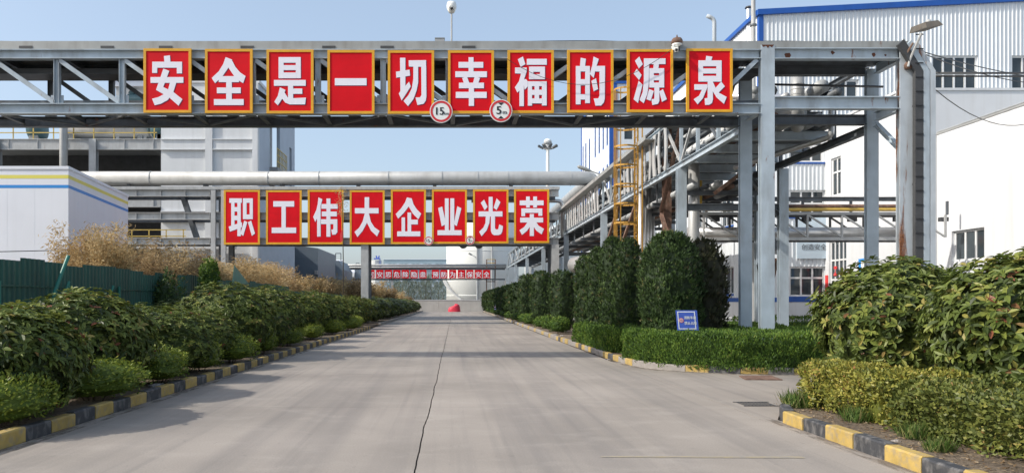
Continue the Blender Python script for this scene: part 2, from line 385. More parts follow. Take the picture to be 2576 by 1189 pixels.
# strokes traced in each board's own frame: (x0, y0, x1, y1) of the board, then polygons
GL = {
'安': ((45, 62, 740, 995), [[342,172,430,162,438,262,350,262],[172,255,606,255,606,425,530,425,530,342,245,342,245,418,172,418],Q(148,478,626,562),[335,355,420,388,333,622,228,664],[228,664,333,622,480,695,612,800,555,893,420,775],[432,550,525,550,480,695,400,810,300,865,208,887,170,793,260,770,340,728,405,658]]),
'全': ((940, 70, 1632, 1000), [[1240,188,1335,225,1282,340,1195,465,1087,566,1037,492,1140,395,1205,290],[1300,230,1335,240,1385,335,1450,410,1530,465,1495,566,1435,530,1365,465,1283,345],Q(1140,465,1435,552),Q(1248,520,1330,820),Q(1113,630,1460,713),Q(1070,798,1503,885)]),
'是': ((1835, 78, 2518, 1005), [Q(2010,188,2083,495),Q(2260,188,2333,495),Q(2070,188,2270,270),Q(2070,305,2270,377),Q(2070,412,2270,495),Q(1943,520,2405,605),Q(2148,590,2222,850),Q(2210,645,2355,722),[2030,628,2110,665,2065,790,2000,888,1948,838,2000,750],[2092,695,2148,780,2222,785,2408,777,2395,875,2170,875,2110,850,2062,790]]),
'一': ((90, 85, 775, 1010), [Q(198,495,660,598)]),
'切': ((968, 90, 1642, 1010), [[1146,198,1224,198,1224,605,1278,545,1302,615,1170,818,1128,715,1152,680],[1087,400,1285,370,1292,458,1092,487],[1272,235,1525,232,1525,330,1275,325],[1340,315,1410,315,1410,560,1385,680,1340,800,1262,900,1198,825,1270,740,1318,640,1340,500],[1455,320,1527,320,1530,760,1520,820,1490,865,1400,885,1372,775,1440,772,1458,735]]),
'幸': ((1843, 90, 2513, 1005), [Q(2143,190,2215,400),Q(1998,258,2357,343),Q(1950,395,2410,480),[2050,490,2120,470,2155,565,2075,565],[2232,470,2310,490,2285,565,2208,565],Q(2003,560,2367,640),Q(1957,693,2407,782),Q(2147,630,2222,897)]),
'福': ((60, 65, 565, 750), [[172,165,228,135,255,218,203,248],[142,255,270,255,268,300,240,385,262,380,280,405,280,460,248,497,238,445,238,675,190,675,190,505,168,528,140,470,185,405,208,320,142,318],Q(270,160,488,225),Q(295,245,342,382),Q(414,245,468,382),Q(335,245,420,302),Q(335,327,420,382),Q(282,405,327,670),Q(435,405,487,668),Q(320,405,440,458),Q(355,450,404,645),Q(320,497,440,553),Q(320,592,440,645)]),
'的': ((712, 62, 1215, 745), [[858,148,915,160,905,245,850,245],Q(805,238,857,655),Q(907,238,958,642),Q(850,238,912,297),Q(850,382,912,447),Q(850,545,912,603),[998,135,1055,162,1020,270,1000,368,957,325,985,230],[1010,237,1123,237,1123,300,1005,297],[1063,290,1123,290,1120,590,1110,635,1080,668,1020,670,1000,592,1050,590,1063,560],[975,400,1025,372,1047,490,1000,513]]),
'源': ((1365, 55, 1865, 740), [[1450,180,1497,135,1535,218,1493,265],[1435,320,1470,267,1523,335,1495,390],[1490,400,1532,440,1483,640,1435,600],Q(1547,155,1783,217),[1547,210,1605,210,1600,430,1585,540,1545,643,1500,607,1535,520,1547,400],[1655,210,1712,210,1705,268,1650,268],Q(1607,262,1655,472),Q(1713,262,1768,472),Q(1650,262,1718,315),Q(1650,340,1718,393),Q(1650,418,1718,472),[1662,465,1715,465,1715,620,1700,650,1640,662,1630,600,1662,595],[1605,490,1655,510,1620,617,1575,600],[1715,515,1755,490,1797,600,1745,628]]),
'泉': ((2012, 48, 2515, 738), [[2227,127,2295,137,2280,185,2220,185],Q(2142,177,2193,408),Q(2337,177,2395,408),Q(2188,177,2342,240),Q(2188,265,2342,320),Q(2188,345,2342,408),[2243,400,2297,400,2300,600,2290,640,2260,660,2215,662,2210,590,2243,585],[2097,437,2240,437,2240,470,2190,590,2133,655,2090,600,2150,560,2180,497,2097,497],[2390,408,2430,460,2360,530,2325,480],[2297,405,2330,480,2365,530,2450,575,2420,650,2340,580,2297,510]]),
'职': ((35, 80, 582, 908), [Q(118,207,308,275),Q(147,268,197,620),Q(240,268,292,780),Q(190,340,245,407),Q(190,470,245,540),[108,635,310,570,310,645,128,712],Q(325,207,380,523),Q(427,207,475,523),Q(372,207,435,275),Q(372,452,435,523),[345,545,392,568,330,775,285,745],[402,570,450,545,508,740,460,775]]),
'工': ((675, 85, 1217, 905), [Q(785,250,1102,333),Q(910,325,975,660),Q(762,650,1132,733)]),
'伟': ((1308, 80, 1850, 903), [[1470,193,1530,222,1503,320,1503,785,1450,785,1450,510,1423,565,1390,490,1440,380,1460,290],Q(1592,210,1652,788),Q(1515,293,1762,365),Q(1520,407,1750,480),Q(1508,523,1757,597),[1697,590,1757,590,1757,720,1730,755,1680,758,1665,680,1690,680,1697,660]]),
'大': ((1945, 85, 2475, 905), [[2172,190,2240,190,2237,480,2200,590,2140,700,2062,795,2018,715,2090,650,2140,560,2170,450],Q(2023,355,2383,435),[2205,450,2237,440,2265,560,2320,645,2397,700,2360,785,2270,700,2208,580]]),
'企': ((105, 75, 637, 900), [[350,193,425,210,375,330,300,430,215,515,180,445,260,360,320,270],[420,205,450,300,500,375,565,440,522,525,440,440,372,325],Q(268,497,320,720),Q(358,423,413,720),Q(405,530,515,602),Q(200,708,552,782)]),
'业': ((728, 75, 1260, 895), [Q(925,208,983,700),Q(1007,208,1067,700),[823,355,885,333,930,540,930,605,877,630],[1113,328,1175,358,1105,627,1068,605,1068,560],Q(813,690,1180,765)]),
'光': ((1352, 72, 1890, 890), [Q(1590,185,1650,412),[1470,275,1520,227,1572,335,1530,388],[1710,208,1768,265,1710,385,1663,350],Q(1437,405,1798,482),[1545,475,1610,475,1600,580,1560,690,1482,782,1445,712,1510,650,1540,580],[1623,475,1685,475,1685,660,1700,680,1735,675,1750,602,1807,628,1795,710,1775,750,1740,765,1670,765,1640,745,1623,700]]),
'荣': ((1975, 70, 2507, 885), [Q(2060,240,2422,312),Q(2157,180,2213,347),Q(2265,180,2322,347),[2085,360,2403,360,2403,472,2343,472,2343,427,2142,427,2142,478,2085,478],Q(2067,500,2415,572),Q(2213,445,2275,778),[2180,565,2213,565,2213,640,2170,700,2095,762,2057,690,2130,640],[2275,565,2310,565,2345,620,2428,670,2393,753,2310,695,2275,640]]),
}
OUT = json.loads('''{"居":[[55,180,202,180,202,152,55,152],[55,136,135,136,135,108,55,108,55,124],[74,61,74,-20,92,-20,92,-11,198,-11,198,-20,216,-20,216,61,154,61,154,91,235,91,235,108,154,108,154,136,221,136,221,197,36,197,36,124,32,56,8,-11,17,-15,25,-20,46,33,54,91,135,91,135,61],[92,6,92,44,198,44,198,6]],"安":[[104,206,110,194,115,181,23,181,23,131,42,131,42,164,207,164,207,131,227,131,227,181,137,181,130,196,123,211],[164,95,150,67,131,45,104,55,78,64,87,79,97,95],[75,95,61,74,48,56,81,44,114,31,72,11,21,-2,27,-11,33,-19,89,-3,134,23,178,2,213,-18,229,-2,194,17,150,37,170,63,186,95,234,95,234,112,108,112,117,131,126,149,105,153,96,133,85,112,17,112,17,95]],"思":[[72,60,72,11,79,-10,106,-15,157,-15,180,-6,188,28,179,31,171,35,167,8,155,3,108,3,94,4,91,11,91,60],[95,70,124,52,147,33,161,46,137,64,108,82],[186,58,206,25,220,-5,238,3,223,33,202,65],[40,62,29,30,12,2,29,-7,45,23,56,56],[36,199,36,86,212,86,212,199],[54,135,115,135,115,103,54,103],[134,135,193,135,193,103,134,103],[54,182,115,182,115,151,54,151],[134,182,193,182,193,151,134,151]],"危":[[82,177,146,177,138,163,130,151,62,151,73,164],[78,211,52,168,9,128,16,121,23,114,33,122,42,130,42,102,36,46,8,-9,16,-14,23,-21,54,40,61,102,61,133,235,133,235,151,151,151,162,168,172,185,159,194,155,193,92,193,99,207],[87,109,87,13,96,-12,128,-18,200,-18,230,-8,240,30,230,32,222,37,217,6,200,-1,129,-1,109,2,105,13,105,93,183,93,180,64,176,52,167,50,156,50,140,51,143,43,145,35,163,34,176,34,184,36,191,41,197,59,202,102,202,109]],"除":[[119,55,103,29,84,6,92,0,99,-5,118,21,135,51],[191,50,211,23,227,-3,242,6,226,31,205,57],[20,200,20,-19,36,-19,36,183,69,183,58,155,47,126,66,99,71,76,70,65,66,58,57,56,50,56,42,56,45,48,46,40,56,39,64,40,72,42,78,45,86,56,88,74,83,99,64,128,78,161,91,194,79,201,76,200],[93,86,93,69,159,69,159,2,154,-3,143,-3,124,-3,128,-11,130,-20,153,-19,167,-16,174,-10,177,2,177,69,239,69,239,86,177,86,177,117,215,117,215,133,116,133,116,117,159,117,159,86],[165,212,131,169,86,137,93,130,99,123,135,149,166,183,198,149,231,125,237,133,244,140,209,163,176,196,181,206]],"隐":[[120,42,120,5,125,-13,147,-18,183,-18,201,-12,207,14,199,16,192,20,189,2,182,-2,148,-2,139,-1,137,5,137,42],[97,43,89,19,78,-4,92,-13,103,11,112,37],[135,53,157,36,175,19,187,31,169,46,147,62],[197,40,213,14,225,-10,240,-4,228,21,212,46],[135,208,117,180,90,154,96,149,102,143,103,143,103,134,207,134,207,114,108,114,108,100,207,100,207,77,101,77,101,62,225,62,225,149,181,149,195,166,207,183,195,190,193,190,144,190,148,197,153,205],[110,149,122,162,133,175,182,175,172,161,162,149],[20,199,20,-20,37,-20,37,182,71,182,61,154,51,124,69,97,73,74,72,64,68,57,60,55,53,55,46,55,49,47,50,39,59,39,67,39,74,41,80,44,88,55,90,73,86,98,68,127,80,159,92,193,80,200,77,199]],"患":[[71,45,71,8,78,-11,105,-16,157,-16,179,-9,187,22,178,24,170,29,166,5,155,1,107,1,93,2,90,8,90,45],[183,42,204,16,220,-8,237,1,221,25,199,50],[44,47,31,22,12,-1,29,-10,47,13,61,40],[58,177,116,177,116,154,58,154],[135,177,193,177,193,154,135,154],[30,125,30,71,116,71,116,56,110,59,98,47,125,34,147,18,159,31,142,43,121,54,135,54,135,71,221,71,221,125,135,125,135,140,212,140,212,191,135,191,135,210,116,210,116,191,40,191,40,140,116,140,116,125],[49,110,116,110,116,86,49,86],[135,110,201,110,201,86,135,86]],"预":[[168,124,168,74,157,32,103,-5,109,-12,114,-19,173,24,185,73,185,124],[181,22,206,1,227,-20,240,-7,219,13,194,34],[22,152,47,135,71,118,10,118,10,101,51,101,51,3,46,-2,18,-2,22,-11,24,-20,46,-19,60,-16,67,-10,69,2,69,101,96,101,89,81,82,64,96,60,106,85,117,115,105,118,102,118,85,118,90,124,80,132,68,141,90,164,109,191,98,199,95,198,15,198,15,181,82,181,69,164,55,150,32,164],[125,157,125,38,143,38,143,140,212,140,212,39,230,39,230,157,181,157,190,182,240,182,240,199,116,199,116,182,169,182,166,169,163,157]],"防":[[150,206,157,186,162,168,180,173,174,191,167,210],[93,168,93,150,133,150,122,59,71,-6,78,-12,83,-19,130,29,148,95,204,95,200,26,194,1,184,-2,172,-2,153,-1,157,-10,158,-19,178,-20,193,-19,202,-17,210,-11,218,21,223,104,223,112,150,112,151,131,151,150,238,150,238,168],[21,199,21,-20,38,-20,38,182,75,182,65,153,54,122,73,94,78,71,76,60,72,53,64,51,48,51,51,43,53,34,62,34,71,34,78,36,85,39,92,51,95,69,90,95,71,125,85,158,98,193,85,200,82,199]],"为":[[41,196,56,176,67,158,84,166,72,184,57,203],[125,93,144,67,159,43,175,52,160,76,140,100],[103,210,103,180,103,165,102,150,21,150,21,131,100,131,77,62,14,-3,22,-9,29,-16,96,55,119,131,205,131,199,39,190,5,186,2,179,1,164,1,141,3,145,-7,147,-17,170,-18,187,-17,199,-14,208,-7,219,33,225,140,225,150,121,150,122,180,122,210]],"主":[[94,199,117,179,136,160,26,160,26,142,115,142,115,87,37,87,37,69,115,69,115,7,14,7,14,-12,237,-12,237,7,135,7,135,69,214,69,214,87,135,87,135,142,224,142,224,160,143,160,155,169,134,189,109,209]],"保":[[113,182,206,182,206,136,113,136],[95,198,95,119,150,119,150,88,77,88,77,70,139,70,107,33,69,6,76,-1,82,-9,119,19,150,58,150,-20,168,-20,168,59,198,20,232,-10,238,-2,245,6,209,33,180,70,239,70,239,88,168,88,168,119,225,119,225,198],[69,209,41,155,6,110,12,101,16,92,30,107,43,124,43,-19,61,-19,61,152,75,177,87,204]],"全":[[123,213,73,157,7,116,14,108,20,100,34,108,49,117,49,101,115,101,115,62,51,62,51,45,115,45,115,4,19,4,19,-13,232,-13,232,4,135,4,135,45,202,45,202,62,135,62,135,101,202,101,202,118,217,108,231,99,237,108,244,115,186,151,136,199,140,205],[50,118,90,149,125,185,162,148,202,118]],"停":[[117,145,199,145,199,124,117,124],[100,158,100,110,217,110,217,158],[77,94,77,54,94,54,94,79,221,79,221,54,238,54,238,94],[141,206,146,197,151,188,81,188,81,172,238,172,238,188,171,188,165,199,158,211],[100,60,100,45,149,45,149,1,144,-3,111,-3,114,-11,117,-19,141,-19,157,-17,165,-11,167,1,167,45,215,45,215,60],[66,210,41,155,8,110,14,101,19,91,29,104,40,119,40,-20,57,-20,57,147,71,175,83,204]],"消":[[216,203,203,179,189,156,205,149,220,171,234,196],[88,195,103,170,113,148,130,156,119,178,104,202],[21,195,45,180,65,164,76,179,57,193,33,207],[10,128,34,113,54,98,65,112,45,127,20,141],[17,-5,34,-18,54,22,74,65,60,76,38,32],[113,78,206,78,206,51,113,51],[113,94,113,121,206,121,206,94],[151,210,151,139,95,139,95,-20,113,-20,113,35,206,35,206,4,201,-1,189,-1,169,-1,173,-10,175,-19,199,-18,214,-16,222,-9,224,4,224,139,170,139,170,210]],"车":[[42,80,51,83,69,84,127,84,127,46,15,46,15,28,127,28,127,-20,147,-20,147,28,236,28,236,46,147,46,147,84,215,84,215,102,147,102,147,140,127,140,127,102,62,102,78,127,94,156,231,156,231,174,103,174,110,190,117,206,96,211,89,192,81,174,19,174,19,156,72,156,61,133,53,120,43,106,35,100,39,90]],"道":[[16,191,36,170,52,149,67,160,51,180,31,200],[114,92,198,92,198,71,114,71],[114,58,198,58,198,37,114,37],[114,126,198,126,198,105,114,105],[96,140,96,22,216,22,216,140,156,140,165,161,237,161,237,177,190,177,199,190,208,205,190,210,181,194,171,177,124,177,137,183,130,197,119,211,104,204,113,190,120,177,78,177,78,161,144,161,141,151,138,140],[66,121,13,121,13,103,48,103,48,26,30,15,11,-2,22,-17,41,3,57,12,67,7,81,-2,111,-12,149,-14,195,-13,235,-12,237,-2,241,7,197,4,150,3,113,4,85,13,74,20,66,25]],"禁":[[165,27,194,5,216,-16,232,-6,208,15,180,36],[45,97,45,81,209,81,209,97],[62,36,40,13,14,-5,21,-11,29,-17,56,4,80,30],[61,210,61,185,19,185,19,169,55,169,34,141,9,121,16,115,21,108,42,127,61,151,61,106,78,106,78,151,94,138,107,127,117,140,99,153,78,167,78,169,113,169,113,185,78,185,78,210],[16,61,16,45,117,45,117,0,112,-4,99,-4,78,-4,81,-12,84,-20,109,-20,125,-18,133,-12,136,0,136,45,235,45,235,61],[169,210,169,185,125,185,125,169,162,169,140,142,114,122,120,116,125,109,148,128,169,154,169,106,187,106,187,153,207,128,228,109,233,116,240,122,214,142,192,169,231,169,231,185,187,185,187,210]],"止":[[47,155,47,11,12,11,12,-8,237,-8,237,11,144,11,144,108,226,108,226,126,144,126,144,209,125,209,125,11,66,11,66,155]],"占":[[39,96,39,-20,57,-20,57,-4,192,-4,192,-19,211,-19,211,96,131,96,131,146,232,146,232,163,131,163,131,210,112,210,112,96],[57,14,57,78,192,78,192,14]],"用":[[38,193,38,102,34,45,8,-9,16,-15,23,-21,44,15,54,57,117,57,117,-18,136,-18,136,57,203,57,203,6,197,-1,182,-1,157,-1,161,-10,164,-19,193,-18,210,-16,219,-8,222,6,222,193],[57,175,117,175,117,134,57,134],[203,175,203,134,136,134,136,175],[57,117,117,117,117,75,56,75,57,89,57,102],[203,117,203,75,136,75,136,117]],"创":[[210,206,210,5,203,-2,189,-2,165,-1,169,-10,172,-19,200,-19,217,-16,226,-9,228,5,228,206],[161,181,161,42,179,42,179,181],[36,119,36,11,42,-11,67,-16,114,-16,136,-7,144,28,135,31,127,35,124,6,113,0,69,0,57,2,54,11,54,102,108,102,105,69,101,56,94,53,85,54,72,55,75,46,77,38,91,38,102,38,110,40,116,45,122,64,127,111,127,119],[78,210,49,161,7,120,14,114,21,107,55,140,83,178,112,144,135,114,149,127,123,159,91,194,96,205]],"造":[[18,190,39,169,55,150,70,161,53,180,32,200],[114,78,199,78,199,39,114,39],[96,94,96,23,218,23,218,94],[149,210,149,179,118,179,123,190,127,203,109,207,95,173,76,145,84,141,92,136,101,148,110,162,149,162,149,130,76,130,76,114,237,114,237,130,167,130,167,162,226,162,226,179,167,179,167,210],[63,114,12,114,12,97,45,97,45,22,29,12,12,-2,24,-18,42,0,57,8,66,4,79,-4,107,-13,145,-15,193,-14,237,-13,239,-3,243,7,195,3,145,2,109,3,82,12,71,19,63,23]],"1":[[75,171,51,171,51,0,75,0]],"5":[[101,171,25,171,25,82,57,83,78,71,85,52,80,36,67,25,50,21,37,22,25,27,13,34,13,8,26,2,40,-1,54,-2,83,5,102,24,110,52,102,81,81,100,48,106,48,149,101,149]],"k":[[115,112,89,112,39,57,95,0,125,0,67,57],[38,171,16,171,16,0,38,0]],"m":[[15,112,15,0,37,0,37,82,46,90,55,94,65,96,75,93,82,85,85,70,85,0,108,0,108,82,116,89,125,94,133,96,144,93,153,84,156,70,156,0,178,0,178,71,173,94,161,109,141,115,126,112,114,104,103,94,94,105,83,112,70,115,59,113,48,107,37,98,37,112]]}''')
def glyph_faces(ch):
    """outline glyph -> (verts, faces) in em units, via a filled 2D curve"""
    cu = bpy.data.curves.new('g', 'CURVE'); cu.dimensions = '2D'; cu.fill_mode = 'BOTH'
    for sp in OUT[ch]:
        s = cu.splines.new('POLY'); n = len(sp) // 2; s.points.add(n - 1); s.use_cyclic_u = True
        for i in range(n): s.points[i].co = (sp[2 * i] / 250, sp[2 * i + 1] / 250, 0, 1)
    o = bpy.data.objects.new('g', cu); me = o.to_mesh()
    v = [tuple(q.co) for q in me.vertices]; f = [tuple(p.vertices) for p in me.polygons]
    o.to_mesh_clear(); bpy.data.objects.remove(o); bpy.data.curves.remove(cu)
    return v, f
GC = {}
def write(b, text, x, z, size, y, adv=1.0, bold=0, sx=1.0):
    """adds flat glyphs facing -Y, starting at x, baseline z"""
    for ch in text:
        if ch not in GC: GC[ch] = glyph_faces(ch)
        v, f = GC[ch]
        for k, o in enumerate(([-bold, 0, bold] if bold else [0])):
            n = len(b.v)
            b.v += [(x + (p[0] + o) * size * sx, y - k * .0012, z + p[1] * size) for p in v]
            b.f += [tuple(n + i for i in q) for q in f]; b.m += [0] * len(f)
        x += adv * size * sx
    return b

def slogan_board(ch, X0, X1, z0, z1, y, label, group):
    """red board with a yellow frame and raised white strokes, facing -Y; (z1 top)"""
    o = thing('slogan_board', label, 'sign', ((X0 + X1) / 2, y, z0), group)
    w = X1 - X0; t = .054 * w; d = .05
    MB().box(X0 + t * .5, X1 - t * .5, y + .012, y + .05, z0 + t * .5, z1 - t * .5).build('board', M['board_red'], o)
    fr = MB()
    fr.box(X0, X1, y - .004, y + .055, z1 - t, z1); fr.box(X0, X1, y - .004, y + .055, z0, z0 + t)
    fr.box(X0, X0 + t, y - .004, y + .055, z0 + t, z1 - t); fr.box(X1 - t, X1, y - .004, y + .055, z0 + t, z1 - t)
    fr.build('frame', M['board_yellow'], o)
    (a0, b0, a1, b1), polys = GL[ch]
    def P(q, dx, dz, yy): return [(X0 + (u - a0) / (a1 - a0) * w + dx, yy, z1 - (v - b0) / (b1 - b0) * (z1 - z0) + dz) for u, v in q]
    s = MB(); sh = MB()
    for i, pl in enumerate(polys):
        q = px(pl)
        ar = sum(q[j][0] * q[(j + 1) % len(q)][1] - q[(j + 1) % len(q)][0] * q[j][1] for j in range(len(q)))
        if ar > 0: q = q[::-1]
        s.prism(P(q, 0, 0, y + .004 - i * .0004), (0, .004 + i * .0004, 0))
        sh.face(P(q, w * .011, -w * .011, y + .0112 - i * .0003))
    s.build('character', M['ink_white'], o); sh.build('printed_shadow', M['ink_navy'], o)
    return o
TD = 2576 / 2774
ROW1 = [('安', 388.4, 131.6, 517.9, 305.4), ('全', 555.1, 133, 684.1, 306.3), ('是', 721.9, 134.5, 849.2, 307.3), ('一', 886.8, 135.8, 1014.4, 308.2), ('切', 1050.4, 136.8, 1176, 308.2), ('幸', 1213.4, 136.8, 1338.2, 307.3), ('福', 1374.9, 136.1, 1500.4, 306.3), ('的', 1536.9, 135.4, 1661.9, 305.1), ('源', 1699.1, 133.7, 1823.4, 303.9), ('泉', 1859.9, 131.9, 1984.8, 303.4)]
ROW2 = [('职', 606.3, 514.3, 703.9, 662.1), ('工', 720.5, 515.2, 817.3, 661.6), ('伟', 833.6, 514.3, 930.4, 661.3), ('大', 947.3, 515.2, 1042, 661.6), ('企', 1058.8, 513.4, 1153.8, 660.7), ('业', 1170, 513.4, 1265, 659.8), ('光', 1281.4, 512.9, 1377.5, 658.9), ('荣', 1392.7, 512.5, 1487.7, 658)]
G1, G2, G3 = 19.5, 52.0, 105.0
NTH = ['first', 'second', 'third', 'fourth', 'fifth', 'sixth', 'seventh', 'eighth', 'ninth', 'tenth']
for i, (ch, x0, y0, x1, y1) in enumerate(ROW1):
    d = G1 - .2
    slogan_board(ch, wx(x0 * TD, d), wx(x1 * TD, d), wz(y1 * TD, d), wz(y0 * TD, d), d, f'red board with white {ch}, {NTH[i]} of ten in the nearer gantry slogan', 'ten slogan boards on the nearer gantry')
for i, (ch, x0, y0, x1, y1) in enumerate(ROW2):
    d = G2 - .35
    slogan_board(ch, wx(x0 * TD, d), wx(x1 * TD, d), wz(y1 * TD, d), wz(y0 * TD, d), d, f'red board with white {ch}, {NTH[i]} of eight under the big pipe', 'eight slogan boards on the middle gantry')
ROW3 = list(zip('居安思危除隐患', (112, 285, 455, 625, 795, 970, 1145))) + list(zip('预防为主保安全', (1395, 1565, 1740, 1910, 2080, 2250, 2415)))
for i, (ch, cxz) in enumerate(ROW3):
    d = G3 - .3; xc = wx((990 + cxz / 7.36) * TD, d); s = .5
    z0, z1 = wz(699.5, d), wz(678.5, d)
    o = thing('slogan_board', f'small red board with white {ch}, {NTH[i % 7]} of the {"first" if i < 7 else "second"} seven on the far gantry', 'sign', (xc, d, z0), 'fourteen small slogan boards on the far gantry')
    MB().box(xc - s, xc + s, d, d + .05, z0, z1).build('board', M['board_red'], o)
    write(MB(), ch, xc - .5 * .82 - .0, z0 + .21, .84, d - .012, 1, .028, .98).build('character', M['ink_white'], o)

def round_sign(x, z, r, y, kind, label, group):
    o = thing('round_sign', label, 'sign', (x, y, z - r), group)
    b = MB(); b.prism([(x + r * math.cos(2 * math.pi * k / 40), y, z + r * math.sin(2 * math.pi * k / 40)) for k in range(40)][::-1], (0, .03, 0)); b.build('plate', M['sign_white'], o)
    b = MB(); n = 40; ro, ri = r * .93, r * .74
    for k in range(n):
        a0, a1 = 2 * math.pi * k / n, 2 * math.pi * (k + 1) / n
        b.face([(x + ro * math.cos(a0), y - .004, z + ro * math.sin(a0)), (x + ro * math.cos(a1), y - .004, z + ro * math.sin(a1)), (x + ri * math.cos(a1), y - .004, z + ri * math.sin(a1)), (x + ri * math.cos(a0), y - .004, z + ri * math.sin(a0))])
    b.build('red_ring', M['sign_red'], o)
    b = MB()
    if kind == 15:
        write(b, '15', x - r * .60, z - r * .30, r * .95, y - .005, .53, .035, .9); write(b, 'km', x + r * .26, z - r * .30, r * .36, y - .005, .55, .02, .9)
    else:
        write(b, '5', x - r * .42, z - r * .30, r * 1.0, y - .005, .62, .03); write(b, 'm', x + r * .14, z - r * .30, r * .52, y - .005, .7, .015)
        for sg in (1, -1): b.face([(x - r * .27, y - .005, z + sg * r * .70), (x + r * .27, y - .005, z + sg * r * .70), (x, y - .005, z + sg * r * .46)])
    b.build('marking', M['sign_black'], o)
    return o
d = G1 - .28
round_sign(wx(1195 * TD, d), wz(302 * TD, d), .29, d, 15, 'round 15 km speed limit sign under the boards of the nearer gantry', 'limit signs on the nearer gantry')
round_sign(wx(1357 * TD, d), wz(300 * TD, d), .29, d, 5, 'round 5 m height limit sign under the boards of the nearer gantry', 'limit signs on the nearer gantry')
d = G2 - .45
round_sign(wx(1161 * TD, d), wz(652 * TD, d), .31, d, 15, 'small round 15 km sign between boards of the middle gantry', 'limit signs on the middle gantry')
round_sign(wx(1273.5 * TD, d), wz(650.5 * TD, d), .31, d, 5, 'small round 5 m sign between boards of the middle gantry', 'limit signs on the middle gantry')

# ------------------------------------------------------------------ nearer gantry over the road
def part(parent, name, m, fn, smooth=False):
    b = MB(); fn(b); return b.build(name, M[m] if isinstance(m, str) else m, parent, smooth)
YF, YK = G1, 20.9
ga = thing('pipe_gantry', 'long blue-grey steel truss gantry carrying ten red boards across the road', 'gantry', (0, 20.2, 0))
XL, XC, XR = -14.2, 8.16, 11.73
ZT, ZB = 7.95, 6.545
for y, mm in ((YF, 'steel'), (YK, 'steel_shade_dirt')):
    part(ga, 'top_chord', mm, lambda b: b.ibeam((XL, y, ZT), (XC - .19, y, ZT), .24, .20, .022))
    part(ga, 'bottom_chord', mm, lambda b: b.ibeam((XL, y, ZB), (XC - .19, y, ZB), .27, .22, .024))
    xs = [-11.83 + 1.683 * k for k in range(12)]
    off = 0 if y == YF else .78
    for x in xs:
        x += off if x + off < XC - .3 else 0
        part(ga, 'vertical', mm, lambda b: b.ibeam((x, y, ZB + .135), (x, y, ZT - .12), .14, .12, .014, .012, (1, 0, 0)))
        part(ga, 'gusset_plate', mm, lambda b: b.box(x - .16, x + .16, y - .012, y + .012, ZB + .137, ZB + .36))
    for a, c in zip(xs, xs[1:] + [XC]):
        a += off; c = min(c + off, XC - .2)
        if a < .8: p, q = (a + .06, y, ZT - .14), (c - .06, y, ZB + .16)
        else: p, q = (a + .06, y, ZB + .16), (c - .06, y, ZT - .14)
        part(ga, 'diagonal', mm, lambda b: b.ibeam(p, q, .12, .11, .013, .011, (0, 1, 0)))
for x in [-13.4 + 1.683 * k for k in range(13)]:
    part(ga, 'cross_beam', 'steel_shade_dirt', lambda b: b.ibeam((x, YF + .11, ZB - .02), (x, YK - .11, ZB - .02), .16, .12, .014))
    part(ga, 'cross_beam', 'steel_shade_dirt', lambda b: b.ibeam((x, YF + .11, ZT), (x, YK - .11, ZT), .16, .12, .014))
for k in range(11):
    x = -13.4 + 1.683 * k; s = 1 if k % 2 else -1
    part(ga, 'plan_brace', 'steel_shade_dirt', lambda b: b.bar((x + .1, 20.2 - .55 * s, ZB - .11), (x + 1.6, 20.2 + .55 * s, ZB - .11), .07, .05))
part(ga, 'cable_tray', 'tray', lambda b: (b.box(XL, XR + .1, YF - .06, YF - .045, 8.085, 8.285), b.box(XL, XR + .1, YF - .045, YF + .5, 8.085, 8.10), b.box(XL, XR + .1, YF + .5, YF + .515, 8.085, 8.285)))
part(ga, 'tray_cover', 'steel_shade_dirt', lambda b: b.box(XL, XR, YF + .53, YK + .05, 8.085, 8.13))
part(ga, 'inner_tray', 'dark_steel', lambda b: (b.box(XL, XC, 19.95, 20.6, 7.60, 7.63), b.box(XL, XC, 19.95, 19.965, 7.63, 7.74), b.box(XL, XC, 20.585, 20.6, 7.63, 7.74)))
part(ga, 'inner_tray', 'steel_shade_dirt', lambda b: (b.box(XL, XC, 19.75, 20.05, 6.70, 6.73), b.box(XL, XC, 19.74, 19.75, 6.70, 6.84)))
for k in range(8):
    x = -13.2 + 1.9 * k + (k % 3) * .2
    part(ga, 'tray_joint', 'dark_steel', lambda b: b.box(x, x + .34, YF - .072, YF - .062, 8.10, 8.16))
rr = random.Random(3)
pts = [(XL + i * .6, YF + .1 + rr.uniform(-.03, .03), 8.30 + .025 * math.sin(i * .7) + .018 * math.sin(i * .23 + 1)) for i in range(int((XR - XL) / .6) + 1)]
part(ga, 'top_cable', 'cable', lambda b: b.tube(pts, .022, 6))
# columns and end bays
for x, m1 in ((XC, 'steel'), (XR, 'steel_rust')):
    part(ga, 'column', m1, lambda b: b.ibeam((x, YF, 0), (x, YF, 8.18 if x == XC else 8.2), .18, .35, .022, .018, (0, 1, 0)))
for x in (XC, XR - .08):
    part(ga, 'column', 'steel', lambda b: b.ibeam((x, YK, 0), (x, YK, 8.0), .16, .32, .022, .018, (0, 1, 0)))
for x in (-13.6,):
    for y in (YF, YK): part(ga, 'column', 'steel', lambda b: b.ibeam((x, y, 0), (x, y, 6.40), .34, .36, .022, .018, (0, 1, 0)))
part(ga, 'end_beam', 'steel', lambda b: b.ibeam((XC + .19, YF, 7.965), (XR - .19, YF, 7.965), .28, .2, .022))
part(ga, 'end_beam', 'steel', lambda b: b.ibeam((XC + .19, YF, 6.70), (XR - .19, YF, 6.70), .32, .2, .022))
part(ga, 'end_beam', 'steel_shade_dirt', lambda b: b.ibeam((XC + .18, YK, 7.95), (XR - .26, YK, 7.95), .24, .2, .022))
part(ga, 'end_beam', 'steel_shade_dirt', lambda b: b.ibeam((XC + .18, YK, 6.60), (XR - .26, YK, 6.60), .27, .2, .022))
